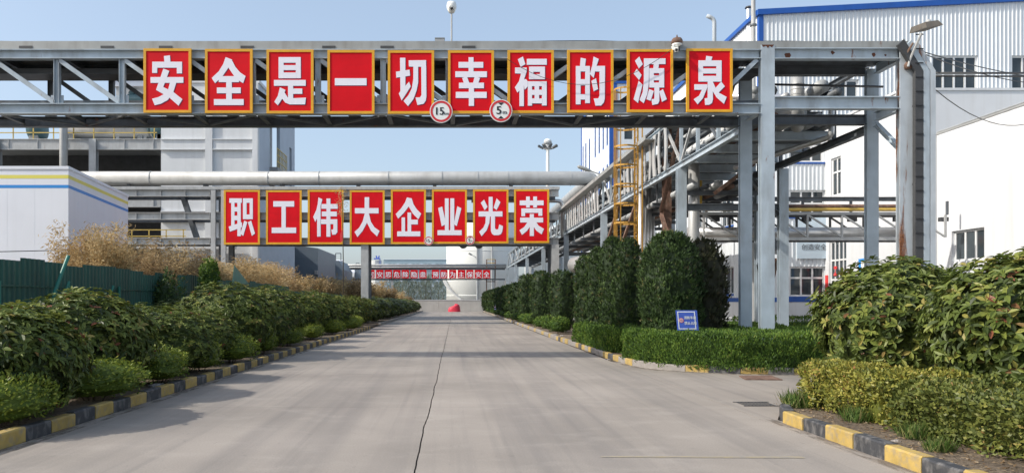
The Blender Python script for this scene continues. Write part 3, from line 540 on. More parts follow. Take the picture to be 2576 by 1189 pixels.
for x in (XC, XR - .04):
    for z in (7.95, 6.66):
        part(ga, 'side_beam', 'steel', lambda b: b.ibeam((x, YF + .18, z), (x, YK - .17, z), .24, .16, .02))
part(ga, 'knee_brace', 'steel', lambda b: b.ibeam((XR - .05, YF + .18, 5.6), (XR - .05, YK - .17, 6.45), .12, .12, .014))

M['rust_spot'] = mat('rust_spot', (.10, .035, .018), .9, 0, .4, 20)
for k, (tx, ty, s) in enumerate(((2134.5, 150, .085), (2255.6, 143, .05), (2366.6, 148, .055), (2398, 150, .03))):
    x, z = wx(tx * TD, YF), wz(ty * TD, YF)
    part(ga, 'rust_patch', 'rust_spot', lambda b: b.prism([(x + s * rr.uniform(.6, 1.25) * math.cos(t), YF - .011, z + s * rr.uniform(.5, 1.0) * math.sin(t) - (.3 * s if math.sin(t) < -.8 else 0)) for t in [-6.283 * i / 11 for i in range(11)]], (0, .003, 0)))
part(ga, 'rust_patch', 'rust_spot', lambda b: b.prism([(XC + u, YF - .095, 8.18 - v_) for u, v_ in ((-.16, .0), (-.12, .06), (-.05, .03), (0, .09), (.04, .03), (.1, .07), (.16, 0))], (0, .003, 0)))
# ------------------------------------------------------------------ raised pipe rack running away beside the road
RX0, RX1 = 8.13, 11.63
ra = thing('pipe_rack', 'raised blue-grey steel pipe rack running away along the far side of the clipped trees', 'pipe rack', (9.9, 23, 0))
ycross = [22.9, 24.8, 26.6] + [28.5 + 1.95 * i for i in range(16)] + [61 + 4.2 * i for i in range(12)]
for y in ycross:
    mm = 'steel' if y < 40 else 'steel_shade_dirt'
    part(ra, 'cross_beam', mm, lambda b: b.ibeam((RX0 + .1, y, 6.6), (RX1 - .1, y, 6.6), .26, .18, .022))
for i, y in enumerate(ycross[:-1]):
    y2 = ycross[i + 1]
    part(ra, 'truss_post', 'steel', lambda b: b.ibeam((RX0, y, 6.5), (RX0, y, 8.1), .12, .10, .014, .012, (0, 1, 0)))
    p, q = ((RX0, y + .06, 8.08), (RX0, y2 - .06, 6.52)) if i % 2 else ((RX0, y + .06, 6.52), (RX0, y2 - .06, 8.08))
    part(ra, 'truss_diagonal', 'steel_pale' if i % 3 else 'steel_shade_dirt', lambda b: b.bar(p, q, .08, .08))
    part(ra, 'truss_post', 'steel_shade_dirt', lambda b: b.bar((RX1, y, 6.5), (RX1, y, 8.1), .1, .1))
for x, m1 in ((RX0, 'steel'), (RX1, 'steel_shade_dirt')):
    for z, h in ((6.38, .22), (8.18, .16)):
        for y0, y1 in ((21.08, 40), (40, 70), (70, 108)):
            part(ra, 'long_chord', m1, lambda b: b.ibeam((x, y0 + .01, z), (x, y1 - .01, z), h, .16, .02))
for y in (26.6, 40, 53, 66, 80, 94, 107.6):
    for x in (RX0, RX1 + .08):
        part(ra, 'column', 'steel', lambda b: b.ibeam((x, y, 0), (x, y, 6.25), .20, .33, .022, .018, (0, 1, 0)))
part(ra, 'column', 'steel', lambda b: b.ibeam((RX1 + .08, 28.7, 0), (RX1 + .08, 28.7, 6.25), .22, .24, .022, .018, (0, 1, 0)))
part(ra, 'column', 'rusty', lambda b: b.ibeam((RX0 + .35, 29.6, 0), (RX0 + .35, 29.6, 8.4), .28, .3, .02, .016, (0, 1, 0)))
for p, q, m1 in (((RX0 + .1, 26.8, 8.0), (RX0 + .1, 29.5, 5.1), 'rusty'), ((RX0 + .1, 26.8, 2.2), (RX0 + .1, 29.5, 5.0), 'rusty'), ((RX1, 26.9, 3.3), (RX1, 28.5, 6.2), 'steel_shade_dirt'), ((RX1, 26.9, 3.1), (RX1, 28.5, .4), 'rusty'), ((RX1, 26.9, .3), (RX1, 28.5, 3.0), 'steel_shade_dirt'), ((RX1 - 1.4, 26.6, 6.4), (RX1 - .1, 26.6, 4.6), 'steel_shade_dirt')):
    part(ra, 'brace', m1, lambda b: b.ibeam(p, q, .13, .13, .014))
for y in (26.6, 40, 53):
    part(ra, 'portal_beam', 'steel_shade_dirt', lambda b: b.ibeam((RX0 + .16, y, 4.9), (RX1 - .08, y, 4.9), .24, .18, .02))
for k in range(9):
    y = 27.4 + 3.4 * k
    part(ra, 'hanger_beam', 'steel_shade_dirt', lambda b: b.ibeam((RX0 + .1, y, 5.52), (RX1 - .1, y, 5.52), .16, .14, .016))
    for x in (RX0 + .3, RX1 - .3): part(ra, 'hanger', 'steel_shade_dirt', lambda b: b.bar((x, y, 5.6), (x, y, 6.47), .07, .07))
for x, r_, m1 in ((8.7, .13, 'grey_pipe'), (9.15, .09, 'steel_shade_dirt'), (9.55, .15, 'silver_matt'), (10.05, .09, 'rusty'), (10.5, .14, 'grey_pipe'), (11.0, .10, 'steel_shade_dirt')):
    part(ra, 'hung_pipe', m1, lambda b: b.tube([(x, 26.9, 5.60 + r_), (x, 62, 5.60 + r_)], r_, 8), True)
for p, q in (((RX0 + .05, 32.4, 6.4), (RX0 + .05, 36.2, 4.2)), ((RX0 + .05, 36.3, 6.4), (RX0 + .05, 39.9, 4.4)), ((RX0 + 1.2, 26.7, 5.4), (RX0 + 2.6, 26.7, 6.45))):
    part(ra, 'brace', 'rusty', lambda b: b.bar(p, q, .12, .12))
# second tier of trays and a deck under the pipes
part(ra, 'cable_tray', 'tray', lambda b: (b.box(RX0 + .15, RX0 + .75, 22, 107, 8.30, 8.33), b.box(RX0 + .13, RX0 + .15, 22, 107, 8.28, 8.46)))
part(ra, 'side_tray', 'tray', lambda b: (b.box(RX0 - .5, RX0 - .1, 29.5, 58, 7.9, 7.93), b.box(RX0 - .52, RX0 - .5, 29.5, 58, 7.9, 8.08)))
for k, (x, r_, z) in enumerate(((8.42, .09, 6.83), (9.08, .10, 6.84), (9.6, .07, 6.82), (10.42, .09, 6.83), (11.05, .10, 6.84), (11.33, .08, 6.83), (8.6, .12, 7.55), (9.2, .16, 7.62), (9.75, .1, 7.55), (10.5, .2, 7.66), (11.1, .12, 7.58))):
    part(ra, 'small_pipe', ('grey_pipe', 'steel_shade_dirt', 'silver_matt')[k % 3], lambda b: b.tube([(x, 21.3 + .3 * (k % 3), z), (x, 100, z)], r_, 8), True)
for y in ycross[:20]:
    part(ra, 'upper_cross_beam', 'steel_shade_dirt', lambda b: b.ibeam((RX0 + .1, y + .5, 7.38), (RX1 - .1, y + .5, 7.38), .14, .12, .014))
for y0, y1 in zip(ycross[:18], ycross[1:19]):
    for xa, xb in ((8.3, 9.5), (9.62, 10.3), (10.42, 11.45)): part(ra, 'floor_plate', 'steel_shade_dirt', lambda b: b.box(xa, xb, y0 + .16 + .2 * (xa > 10), y1 - .1 - .25 * (xa < 9), 6.733, 6.742))
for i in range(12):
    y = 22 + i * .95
    part(ra, 'deck_plate', 'steel_shade_dirt', lambda b: b.box(RX0 + 1.9, RX1 - .5, y, y + .62, 7.70, 7.72))
def strip_mesh(k):
    r = random.Random(k); b = MB(); n = 6; w = r.uniform(.10, .2); bow = r.uniform(-.16, .16)
    L = [(bow * math.sin(math.pi * i / n) + r.uniform(-.02, .02), 1.62 * i / n) for i in range(n + 1)]
    for (a, z0), (c, z1) in zip(L, L[1:]):
        b.mesh8([(-.02, a - w, z0), (.02, a - w, z0), (.02, a + w, z0), (-.02, a + w, z0), (-.02, c - w, z1), (.02, c - w, z1), (.02, c + w, z1), (-.02, c + w, z1)])
    return b.data('hanging_strip', M['steel_pale'])
SM = [strip_mesh(k) for k in range(5)]
for y in [28.2 + .72 * i for i in range(10)] + [41 + .8 * i for i in range(17)]:
    o = bpy.data.objects.new('hanging_strip', SM[rr.randrange(5)]); link(o, ra)
    o.location = Vector((RX0 - .12, y, 6.48)) - ORG[ra.name]; o.rotation_euler.x = rr.uniform(-.06, .06)
# pipes lying on the rack
def bendpath(p, r=.3, n=5):
    P = [Vector(q) for q in p]; out = [P[0]]
    for a, b, c in zip(P, P[1:], P[2:]):
        d0 = (b - a).normalized(); d1 = (c - b).normalized()
        s, e = b - d0 * r, b + d1 * r
        for i in range(n + 1):
            t = i / n; out.append(s * (1 - t) ** 2 + b * 2 * t * (1 - t) + e * t * t)
    return out + [P[-1]]
PG = 'pipes carried by the raised rack'
def pipe(path, r, m, label, name='process_pipe', n=14, rings=None, group=None, bend=.35):
    P = bendpath(path, bend) if len(path) > 2 else path
    xs, ys, zs = zip(*[tuple(q) for q in P])
    o = thing(name, label, 'pipe', (sum(xs) / len(xs), sum(ys) / len(ys), min(zs) - r), group)
    part(o, 'pipe_run', m, lambda b: b.tube(P, r, n), True)
    for a, c in (rings or []):
        part(o, 'flange', 'grey_pipe', lambda b: b.tube([a, c], r * 1.045, n))
    return o
pipe([(8.75, 21.8, 6.98), (8.75, 107, 6.98)], .22, 'silver_matt', 'grey jacketed pipe lying along the rack on the side facing the road', group=PG)
pipe([(9.35, 21.8, 6.92), (9.35, 107, 6.92)], .14, 'rusty', 'thin rusty brown pipe lying along the raised rack', group=PG)
pipe([(10.0, 21.8, 7.06), (10.0, 90, 7.06)], .30, 'silver_matt', 'widest jacketed pipe lying along the middle of the raised rack', group=PG)
pipe([(10.75, 22.6, 6.95), (10.75, 90, 6.95)], .18, 'grey_pipe', 'plain grey pipe lying on the rack next to its far edge', group=PG)
pipe([(9.9, 21.55, 8.05), (9.9, 21.55, 7.25), (9.9, 21.55, 6.95), (10.25, 22.3, 6.75)], .19, 'silver_matt', 'short spiral-jacketed pipe dropping through the end bay of the gantry', rings=[((9.9, 21.55, 7.75 - .14 * k), (9.9, 21.55, 7.765 - .14 * k)) for k in range(5)], bend=.15)
pipe([(8.3, 22.3, 7.62), (11.25, 22.3, 7.62), (11.25, 22.3, 6.45), (9.6, 25.5, 6.1)], .085, 'silver', 'thin shiny pipe bent down beside the end bay of the gantry', bend=.16)
pipe([(8.4, 20.3, 7.42), (11.6, 20.25, 7.34)], .03, 'black', 'thin black conduit crossing the end bay of the gantry')
pipe([(8.55, 21.4, 7.1), (8.55, 21.4, 7.45), (9.3, 22.6, 7.45), (10.9, 24.6, 7.45)], .14, 'silver_matt', 'fat bent jacketed pipe inside the end bay by the valve wheel', bend=.2)
v = thing('valve', 'small dark valve with hand wheel on the beam by the gantry column', 'valve', (8.55, 20.2, 6.86))
part(v, 'body', 'rusty', lambda b: b.lathe((8.55, 20.2, 6.86), [(.02, 0), (.09, .02), (.09, .12), (.05, .16), (.05, .22)], 12), True)
part(v, 'hand_wheel', 'dark_steel', lambda b: b.tube([(8.55 + .11 * math.cos(t * math.pi / 8), 20.2, 7.16 + .11 * math.sin(t * math.pi / 8)) for t in range(17)], .016, 6))
part(v, 'stem', 'dark_steel', lambda b: b.tube([(8.55, 20.2, 7.08), (8.55, 20.2, 7.62)], .02, 6))
for k, (x, y) in enumerate(((8.95, 32.5), (9.3, 33.2), (9.62, 33.9), (9.95, 34.6))):
    pipe([(x - .75, y, .2), (x - .75, y, 6.8)], .16, 'silver', f'upright shiny jacketed pipe, {NTH[k]} of four standing under the rack', 'riser_pipe', group='upright pipes under the rack')
pipe([(8.9, 27.6, 6.6), (8.9, 27.6, 3.3), (8.9, 28.3, 2.4), (9.9, 30, 2.2)], .20, 'silver_matt', 'bulging grey pipe dropping behind the clipped trees', 'riser_pipe', bend=.5)
pipe([(7.6, 46, 3.8), (8.4, 42, 3.8)], .5, 'silver_matt', 'short fat grey duct behind the column with the street lamp', 'duct')
# caged ladder
ld = thing('caged_ladder', 'tall yellow caged ladder rising beside the pipe rack', 'ladder', (7.5, 31, 0))
lx, ly0, ly1 = 7.62, 30.72, 31.22
for y in (ly0, ly1): part(ld, 'side_rail', 'ladder_yellow', lambda b: b.box(lx - .035, lx + .035, y - .02, y + .02, .2, 10.6))
part(ld, 'side_rail', 'ladder_yellow', lambda b: b.box(lx + .16, lx + .21, ly0 - .02, ly0 + .02, .2, 10.6))
for k in range(34): part(ld, 'rung', 'ladder_yellow', lambda b: b.tube([(lx, ly0, .5 + .3 * k), (lx, ly1, .5 + .3 * k)], .016, 6))
hoop = [(lx - .45 + .45 * math.sin(t), 30.97 - .42 * math.cos(t)) for t in [math.pi * (-1) * i / 10 for i in range(11)]]
for k in range(11):
    z = 2.45 + .78 * k
    part(ld, 'hoop', 'ladder_yellow', lambda b: [b.bar((*a, z), (*c, z), .012, .07) for a, c in zip([(lx, ly0)] + hoop, hoop + [(lx, ly1)])])
for i in (2, 4, 5, 6, 8):
    part(ld, 'cage_bar', 'ladder_yellow', lambda b: b.bar((*hoop[i], 2.45), (*hoop[i], 10.25), .04, .012))
# stair landing above
st = thing('steel_stair', 'dark steel stair landing above the caged ladder', 'stair', (9.0, 31.5, 8.4))
part(st, 'landing', 'dark_steel', lambda b: b.box(8.2, 10.8, 30.3, 33.5, 8.47, 8.55))
for k in range(8): part(st, 'step', 'dark_steel', lambda b: b.box(8.25 + .0, 9.2, 30.2 - .26 * k, 30.42 - .26 * k, 8.25 - .22 * k + .0, 8.29 - .22 * k))
part(st, 'stringer', 'steel_shade_dirt', lambda b: b.bar((8.22, 30.4, 8.4), (8.22, 28.3, 6.5), .05, .22))

# ------------------------------------------------------------------ low pipe bridge across to the halls
YB0, YB1 = 28.9, 29.8
pb = thing('pipe_bridge', 'low truss pipe bridge between the rack columns and the white halls', 'pipe bridge', (14, 29.3, 3.9))
bx0, bx1 = 9.3, 18.1
for y, mm in ((YB0, 'steel_pale'), (YB1, 'dark_steel')):
    part(pb, 'top_chord', mm, lambda b: b.bar((bx0, y, 4.95), (bx1, y, 4.95), .1, .1))
    part(pb, 'bottom_chord', mm, lambda b: b.bar((bx0, y, 3.98), (bx1, y, 3.98), .12, .12))
    for k in range(8):
        x = bx0 + .4 + k * 1.32
        part(pb, 'post', mm, lambda b: b.bar((x, y, 4.04), (x, y, 4.9), .07, .07))
        if k < 7: part(pb, 'diagonal', mm, lambda b: b.bar((x + .04, y, 4.88), (x + 1.28, y, 4.08), .06, .06))
for y in (YB0, YB1): part(pb, 'support_post', 'steel_shade_dirt', lambda b: b.bar((17.85, y, 0), (17.85, y, 3.91), .14, .14))
part(pb, 'upper_beam', 'steel_shade_dirt', lambda b: b.ibeam((bx0, YB1, 5.62), (bx1, YB1, 5.62), .16, .14, .016))
for k in range(6):
    part(pb, 'bracket', 'dark_steel', lambda b: b.box(bx0 + 1 + 1.8 * k, bx0 + 1.3 + 1.8 * k, YB1 - .1, YB1 + .1, 4.74, 4.9))
    part(pb, 'stub_post', 'steel_shade_dirt', lambda b: b.bar((bx0 + .8 + 1.9 * k, YB1, 5.0), (bx0 + .8 + 1.9 * k, YB1, 5.54), .08, .08))
pipe([(9.2, 29.25, 4.26), (18.15, 29.25, 4.26)], .2, 'silver', 'wide silver pipe inside the low pipe bridge')
pipe([(9.55, 28.85, 6.2), (9.55, 28.85, 5.09), (18.0, 28.85, 5.09), (18.0, 28.85, .1)], .065, 'yellow_pipe', 'yellow gas pipe on top of the low pipe bridge', bend=.25)
pipe([(9.9, 29.1, 5.24), (18.05, 29.1, 5.24), (18.05, 29.1, .1)], .085, 'rusty', 'rusty pipe above the yellow one on the low pipe bridge')

# ------------------------------------------------------------------ middle gantry with the big pipe
gb = thing('pipe_gantry', 'pale grey beam gantry crossing the road with eight boards and a fat pipe', 'gantry', (-5, 52.8, 0))
for y, mm in ((G2, 'steel_pale'), (53.7, 'steel_shade_dirt')):
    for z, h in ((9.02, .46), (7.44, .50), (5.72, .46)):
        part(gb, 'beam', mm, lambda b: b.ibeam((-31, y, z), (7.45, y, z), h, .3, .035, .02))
        for k in range(23):
            x = -30 + 1.68 * k
            if y == G2: part(gb, 'stiffener', mm, lambda b: b.box(x, x + .03, y - .14, y - .012, z - h / 2 + .04, z + h / 2 - .04))
part(gb, 'top_rail', 'steel_pale', lambda b: b.box(-31, 7.5, 51.8, 52.25, 9.26, 9.46))
for x in (-16.25, -15.55, -5.88, 7.2):
    w = .32 if x < -10 else .5
    for y, mm in ((G2, 'steel_pale'), (53.7, 'steel_shade_dirt')):
        part(gb, 'column', mm, lambda b: b.ibeam((x, y, 0), (x, y, 5.48 if x > -10 else 9.2), .45, w, .03, .02, (0, 1, 0)) if y != G2 or x > -10 else b.ibeam((x, y - .2, 0), (x, y - .2, 9.2), .2, w, .03, .02, (0, 1, 0)))
for k in range(7):
    x = -29 + 5.9 * k
    for z in (5.72, 9.02): part(gb, 'cross_beam', 'steel_shade_dirt', lambda b: b.ibeam((x, 52.16, z), (x, 53.54, z), .3, .2, .025))
part(gb, 'web_brace', 'steel_shade_dirt', lambda b: b.bar((-18.9, 53.4, 9.0), (-17.8, 53.4, 5.7), .5, .3))
for x in (.9, 2.0):
    part(gb, 'under_bracket', 'steel_shade_dirt', lambda b: b.tube([(x, 52.6, 5.56), (x, 52.9, 5.56)], .3, 16))
bp = pipe([(-27, 53.0, 10.2), (10.05, 53.0, 10.2), (10.05, 59, 10.2), (10.05, 75, 10.2)], .49, 'silver_matt', 'fat pale silver pipe running along the top of the middle gantry', n=28, bend=1.1,
     rings=[((x, 53, 10.2), (x + .05, 53, 10.2)) for x in (-21.0, -12.75, -9.2, -4.35, -.6, 1.9, 4.0, 8.4)])
for k in range(7):
    x = -22.5 + 5.35 * k
    part(bp, 'saddle', 'dark_steel', lambda b: (b.box(x - .12, x + .12, 52.75, 53.25, 9.47, 9.80), b.box(x - .2, x + .2, 52.7, 53.3, 9.465, 9.5)))
pipe([(1.5, 53.9, 8.75), (8.0, 53.9, 8.75), (8.0, 53.9, 6.2)], .14, 'silver', 'slim bent silver pipe behind the last board of the middle gantry', bend=.4)

# ------------------------------------------------------------------ far gantry
gc = thing('pipe_gantry', 'slender far gantry with fourteen small red boards near the end wall', 'gantry', (-2, 105.3, 0))
part(gc, 'beam', 'steel_shade_dirt', lambda b: b.ibeam((-22, G3, 4.62), (7.6, G3, 4.62), .2, .2, .03))
part(gc, 'beam', 'steel_shade_dirt', lambda b: b.ibeam((-22, G3, 6.05), (7.6, G3, 6.05), .2, .2, .03))
part(gc, 'pipe_run', 'silver_matt', lambda b: b.tube([(-22, G3 + .3, 6.6), (7.8, G3 + .3, 6.6)], .17, 10), True)
part(gc, 'pipe_run', 'grey_pipe', lambda b: b.tube([(-22, G3 + .8, 6.3), (7.8, G3 + .8, 6.3)], .12, 10), True)
for x in (-21, -8.1, 6.4, 7.6): part(gc, 'column', 'steel_pale', lambda b: b.ibeam((x, G3, 0), (x, G3, 4.5), .3, .3, .03, .02, (0, 1, 0)))
for k in range(14): part(gc, 'post', 'steel_shade_dirt', lambda b: b.bar((-20.5 + 2.05 * k, G3, 4.72), (-20.5 + 2.05 * k, G3, 5.95), .1, .1))
pl = thing('valve_platform', 'rusty platform with handrail at the end of the far gantry', 'platform', (5.6, 105.8, 3.0))
part(pl, 'deck', 'rusty', lambda b: b.box(5.0, 6.3, 105.2, 106.4, 4.3, 4.4))
for x in (5.05, 6.25): part(pl, 'post', 'rusty', lambda b: b.bar((x, 105.25, 0), (x, 105.25, 7.4), .14, .14))
for z in (6.9, 7.4): part(pl, 'handrail', 'yellow_pipe', lambda b: b.bar((5.05, 105.25, z), (6.25, 105.25, z), .08, .08))

# ------------------------------------------------------------------ small things on the gantry
d = 19.75
cc = thing('dome_camera', 'white dome surveillance camera on a thin pole above the nearer gantry', 'camera', (wx(1136, d), d, 8.1))
X = wx(1136, d)
part(cc, 'pole', 'steel_pale', lambda b: b.tube([(X, d, 8.13), (X, d, 9.12)], .022, 8))
part(cc, 'housing', 'sign_white', lambda b: b.lathe((X, d, 9.12), [(.03, 0), (.07, .01), (.095, .05), (.125, .12), (.13, .2), (.11, .28), (.03, .31)], 20), True)
part(cc, 'lens', 'black', lambda b: b.lathe((X, d - .11, 9.2), [(.005, -.035), (.035, -.02), (.042, .0), (.035, .02), (.005, .035)], 12), True)
part(cc, 'lens_ring', 'tray', lambda b: b.tube([(X + .065 * math.cos(t * math.pi / 9), d - .115, 9.2 + .065 * math.sin(t * math.pi / 9)) for t in range(19)], .01, 6))
jb = thing('junction_box', 'small grey junction box on the tray beside the camera pole', 'box', (wx(1106, 19.6), 19.6, 8.27))
x0, x1 = wx(1095, 19.6), wx(1118, 19.6)
part(jb, 'body', 'steel_pale', lambda b: b.box(x0, x1, 19.5, 19.68, 8.14, wz(100, 19.6)))
part(jb, 'lid', 'tray', lambda b: b.box(x0 - .01, x1 + .01, 19.49, 19.69, wz(100, 19.6), wz(100, 19.6) + .015))
sx, d = wx(1703, 19.3), 19.3
sr = thing('siren', 'rusty brown bell siren standing above the board with character 源', 'siren', (sx, d, 8.1))
part(sr, 'bell', 'rusty', lambda b: b.lathe((sx, d, wz(112, d)), [(.10, 0), (.14, .02), (.145, .09), (.11, .15), (.03, .18), (.015, .21), (.015, .24)], 16), True)
part(sr, 'rim', 'sign_white', lambda b: b.lathe((sx, d, wz(118, d)), [(.04, 0), (.10, .03), (.13, .065)], 16), True)
part(sr, 'bracket', 'dark_steel', lambda b: b.bar((sx + .06, d, 8.0), (sx + .05, d + .12, 8.2), .03, .03))
bc = thing('bullet_camera', 'white bullet camera hanging below the rusty siren', 'camera', (sx - .05, d, 7.9))
part(bc, 'body', 'sign_white', lambda b: b.bar((sx - .06, d - .16, wz(131, d)), (sx, d + .06, wz(121, d)), .09, .10))
part(bc, 'mount', 'sign_white', lambda b: b.bar((sx - .11, d, wz(116, d)), (sx - .08, d, wz(126, d)), .06, .06))
part(bc, 'lens', 'black', lambda b: b.tube([(sx - .064, d - .168, wz(131.4, d)), (sx - .06, d - .155, wz(131, d))], .034, 10))
def wire(pts, r, label, n=5):
    b = MB(); b.tube(pts, r, n); return b.build('cable', M['cable'], label=label, cat='cable')
def sag(a, c, s, n=14): return [(a[0] + (c[0] - a[0]) * t, a[1] + (c[1] - a[1]) * t, a[2] + (c[2] - a[2]) * t - s * 4 * t * (1 - t)) for t in [i / n for i in range(n + 1)]]
d = 19.22
wire(sag((wx(1276, d), d, wz(149, d)), (wx(1688, d), d, wz(126, d)), .76), .007, 'thin black cable sagging across the boards below the siren')
M['lamp_grey'] = mat('weathered_lamp_grey', (.11, .10, .085), .6, .1, .25, 6, .5, (.12, .08, .05))
# flood light on the rusty corner column
fx, d = XR, 19.25
fl = thing('flood_light', 'weathered flood light on a bent arm at the rusty gantry corner', 'lamp', (fx, d, 7.4))
part(fl, 'arm', 'silver_matt', lambda b: b.tube(bendpath([(fx - .06, d, wz(168, d)), (fx - .02, d, wz(150, d)), (wx(2303, d), d - .25, wz(92, d))], .1), .03, 8))
part(fl, 'brace', 'rusty', lambda b: b.tube([(fx - .1, d, wz(135, d)), (wx(2290, d), d - .12, wz(112, d))], .025, 6))
part(fl, 'clamp', 'rusty', lambda b: b.lathe((fx, d + .1, wz(172, d)), [(.02, 0), (.09, .02), (.1, .12), (.05, .2)], 10), True)
hx, hz = wx(2312, d), wz(76, d)
def head(b):
    a = Vector((.20, 0, .03)); c = Vector((.05, -.28, -.02)); u = Vector((-.02, .0, .07)); o = Vector((hx, d - .25, hz))
    b.mesh8([o - a - c - u, o + a - c - u, o + a * 1.02 + c - u, o - a * 1.02 + c - u, o - a * .8 - c * .8 + u, o + a * .8 - c * .8 + u, o + a * .8 + c * .8 + u, o - a * .8 + c * .8 + u])
part(fl, 'lamp_head', 'lamp_grey', head)
part(fl, 'sensor', 'steel_pale', lambda b: b.lathe((hx + .08, d - .25, hz + .075), [(.07, 0), (.075, .04), (.05, .09), (.02, .1)], 12), True)
# cable riser at the far corner of the gantry
cr = thing('cable_riser', 'dark cable riser with rusty channel folding over the gantry corner', 'cable riser', (12.2, 19.3, 0))
d = 19.22
def P(x, y, dd=d): return Vector((wx(x, dd), dd, wz(y, dd)))
def ribbon(b, xs, w):
    a, c, e = P(xs - 42, 112), P(xs, 178), P(xs, 700)
    ww = wx(xs + w, d) - wx(xs, d)
    b.box(c.x, c.x + ww, d, d + .12, 0.1, c.z)
    o = Vector((0, .12, 0)); h = Vector((ww * .72, 0, ww * .72))
    b.mesh8([a, c, c + Vector((ww, 0, 0)), a + h, a + o, c + o, c + Vector((ww, 0, 0)) + o, a + h + o])
part(cr, 'mesh_tray', 'dark_steel', lambda b: ribbon(b, 2303, 19))
part(cr, 'channel', 'steel', lambda b: ribbon(b, 2324, 15))
part(cr, 'rusty_channel', 'steel_rust', lambda b: ribbon(b, 2341, 13))
for k in range(22):
    z = .8 + .36 * k
    part(cr, 'tray_rung', 'black', lambda b: b.box(wx(2303, d), wx(2322, d), d - .02, d - .002, z, z + .025))
for z in (2.4, 4.6, 6.6): part(cr, 'bracket', 'dark_steel', lambda b: b.bar((XR + .12, 19.45, z), (wx(2322, d), 19.38, z), .06, .06))

# ------------------------------------------------------------------ buildings
class Face:
    """a wall plane: u along the wall, v up, n outwards"""
    def __init__(s, o, u, n): s.o = Vector(o); s.u = Vector(u); s.n = Vector(n)
    def p(s, u, v, n=0): return s.o + s.u * u + Vector((0, 0, v)) + s.n * n
    def box(s, b, u0, u1, v0, v1, n0, n1):
        b.mesh8([s.p(u0, v0, n1), s.p(u1, v0, n1), s.p(u1, v0, n0), s.p(u0, v0, n0), s.p(u0, v1, n1), s.p(u1, v1, n1), s.p(u1, v1, n0), s.p(u0, v1, n0)])
def wall_holes(b, F, u0, u1, v0, v1, holes, depth=.2, top=None):
    us = sorted({u0, u1, *[h[0] for h in holes], *[h[1] for h in holes]}); vs_ = sorted({v0, v1, *[h[2] for h in holes], *[h[3] for h in holes]})
    us = [u for u in us if u0 <= u <= u1]; vs_ = [v for v in vs_ if v0 <= v <= v1]
    for a, c in zip(us, us[1:]):
        for e, g in zip(vs_, vs_[1:]):
            m = ((a + c) / 2, (e + g) / 2)
            if any(h[0] < m[0] < h[1] and h[2] < m[1] < h[3] for h in holes): continue
            g0 = g1 = g
            if top and g == v1: g0, g1 = top(a), top(c)
            b.face([F.p(a, e), F.p(c, e), F.p(c, g1), F.p(a, g0)])
    for h in holes:
        q = [(h[0], h[2]), (h[1], h[2]), (h[1], h[3]), (h[0], h[3])]
        for i in range(4):
            a, c = q[i], q[(i + 1) % 4]
            b.face([F.p(*a), F.p(*a, -depth), F.p(*c, -depth), F.p(*c)])
def window(parent, F, h, nx, ny, fm='frame_white', recess=.08, fw=.06, name='window', sill=None, split=None):
    u0, u1, v0, v1 = h
    b = MB(); F.box(b, u0, u1, v0, v0 + fw, -recess - .06, -recess); F.box(b, u0, u1, v1 - fw, v1, -recess - .06, -recess)
    xs = [u0 + (u1 - u0 - fw) * i / nx for i in range(nx + 1)]
    for x in xs: F.box(b, x, x + fw, v0 + fw, v1 - fw, -recess - .058, -recess + .002)
    ys = [v0 + (v1 - v0) * i / ny for i in range(ny + 1)]
    if split: ys = [v0, v0 + (v1 - v0) * split, v1]
    for y in ys[1:-1]: F.box(b, u0 + fw, u1 - fw, y - fw / 2, y + fw / 2, -recess - .055, -recess + .004)
    o = b.build(name, M[fm], parent)
    for a, c in zip(xs, xs[1:]):
        for e, g in zip(ys, ys[1:]):
            q = MB(); q.face([F.p(a + fw / 2, e, -recess - .03), F.p(c + fw / 2, e, -recess - .03), F.p(c + fw / 2, g, -recess - .03), F.p(a + fw / 2, g, -recess - .03)]); q.build('pane', M['glass'], o)
    if sill:
        q = MB(); F.box(q, u0 - .05, u1 + .05, v0 - sill[1], v0, -.01, .06); q.build('sill', M[sill[0]], o)
    return o
def ribs(b, F, u0, u1, v0, v1, holes, pitch=.2, top=None):
    u = u0 + pitch / 2
    while u < u1:
        segs = [(v0, top(u) if top else v1)]
        for h in holes:
            if h[0] - .03 < u < h[1] + .03:
                segs = [s for a, c in segs for s in ((a, min(c, h[2])), (max(a, h[3]), c)) if s[1] - s[0] > .03]
        for a, c in segs:
            b.face([F.p(u - .035, a), F.p(u - .018, a, .028), F.p(u - .018, c, .028), F.p(u - .035, c)])
            b.face([F.p(u - .018, a, .028), F.p(u + .018, a, .028), F.p(u + .018, c, .028), F.p(u - .018, c, .028)])
            b.face([F.p(u + .018, a, .028), F.p(u + .035, a), F.p(u + .035, c), F.p(u + .018, c, .028)])
        u += pitch

# --- white profiled-sheet hall with blue edges
HD = 38.0; HX = wx(1910, HD)
hall = thing('metal_hall', 'tall white profiled-sheet hall with blue roof edge behind the gantry corner', 'building', (HX + 8, HD, 0))
F = Face((HX, HD, 0), (1, 0, 0), (0, -1, 0))
def hx_(x): return wx(x, HD) - HX
HT = lambda u: 16.0 + u * .052
hw = 26.0
def rowv(y0, y1, d=HD): return wz(y1, d), wz(y0, d)
hol = []
for x0, x1, y0, y1 in ((2345, 2460, 140, 229), (2545, 2660, 140, 229), (2100, 2160, 200, 246), (1986, 2072, 326, 408), (1986, 2076, 478, 545), (1986, 2076, 670, 745)):
    v0, v1 = rowv(y0, y1); hol.append((hx_(x0), hx_(x1), v0, v1))
vb = wz(760, HD)
part(hall, 'wall', 'hall_white', lambda b: wall_holes(b, F, 0, hw, 1.0, HT(0), hol, .2, None))
part(hall, 'gable', 'hall_white', lambda b: b.face([F.p(0, HT(0)), F.p(hw, HT(0)), F.p(hw, HT(hw))]))
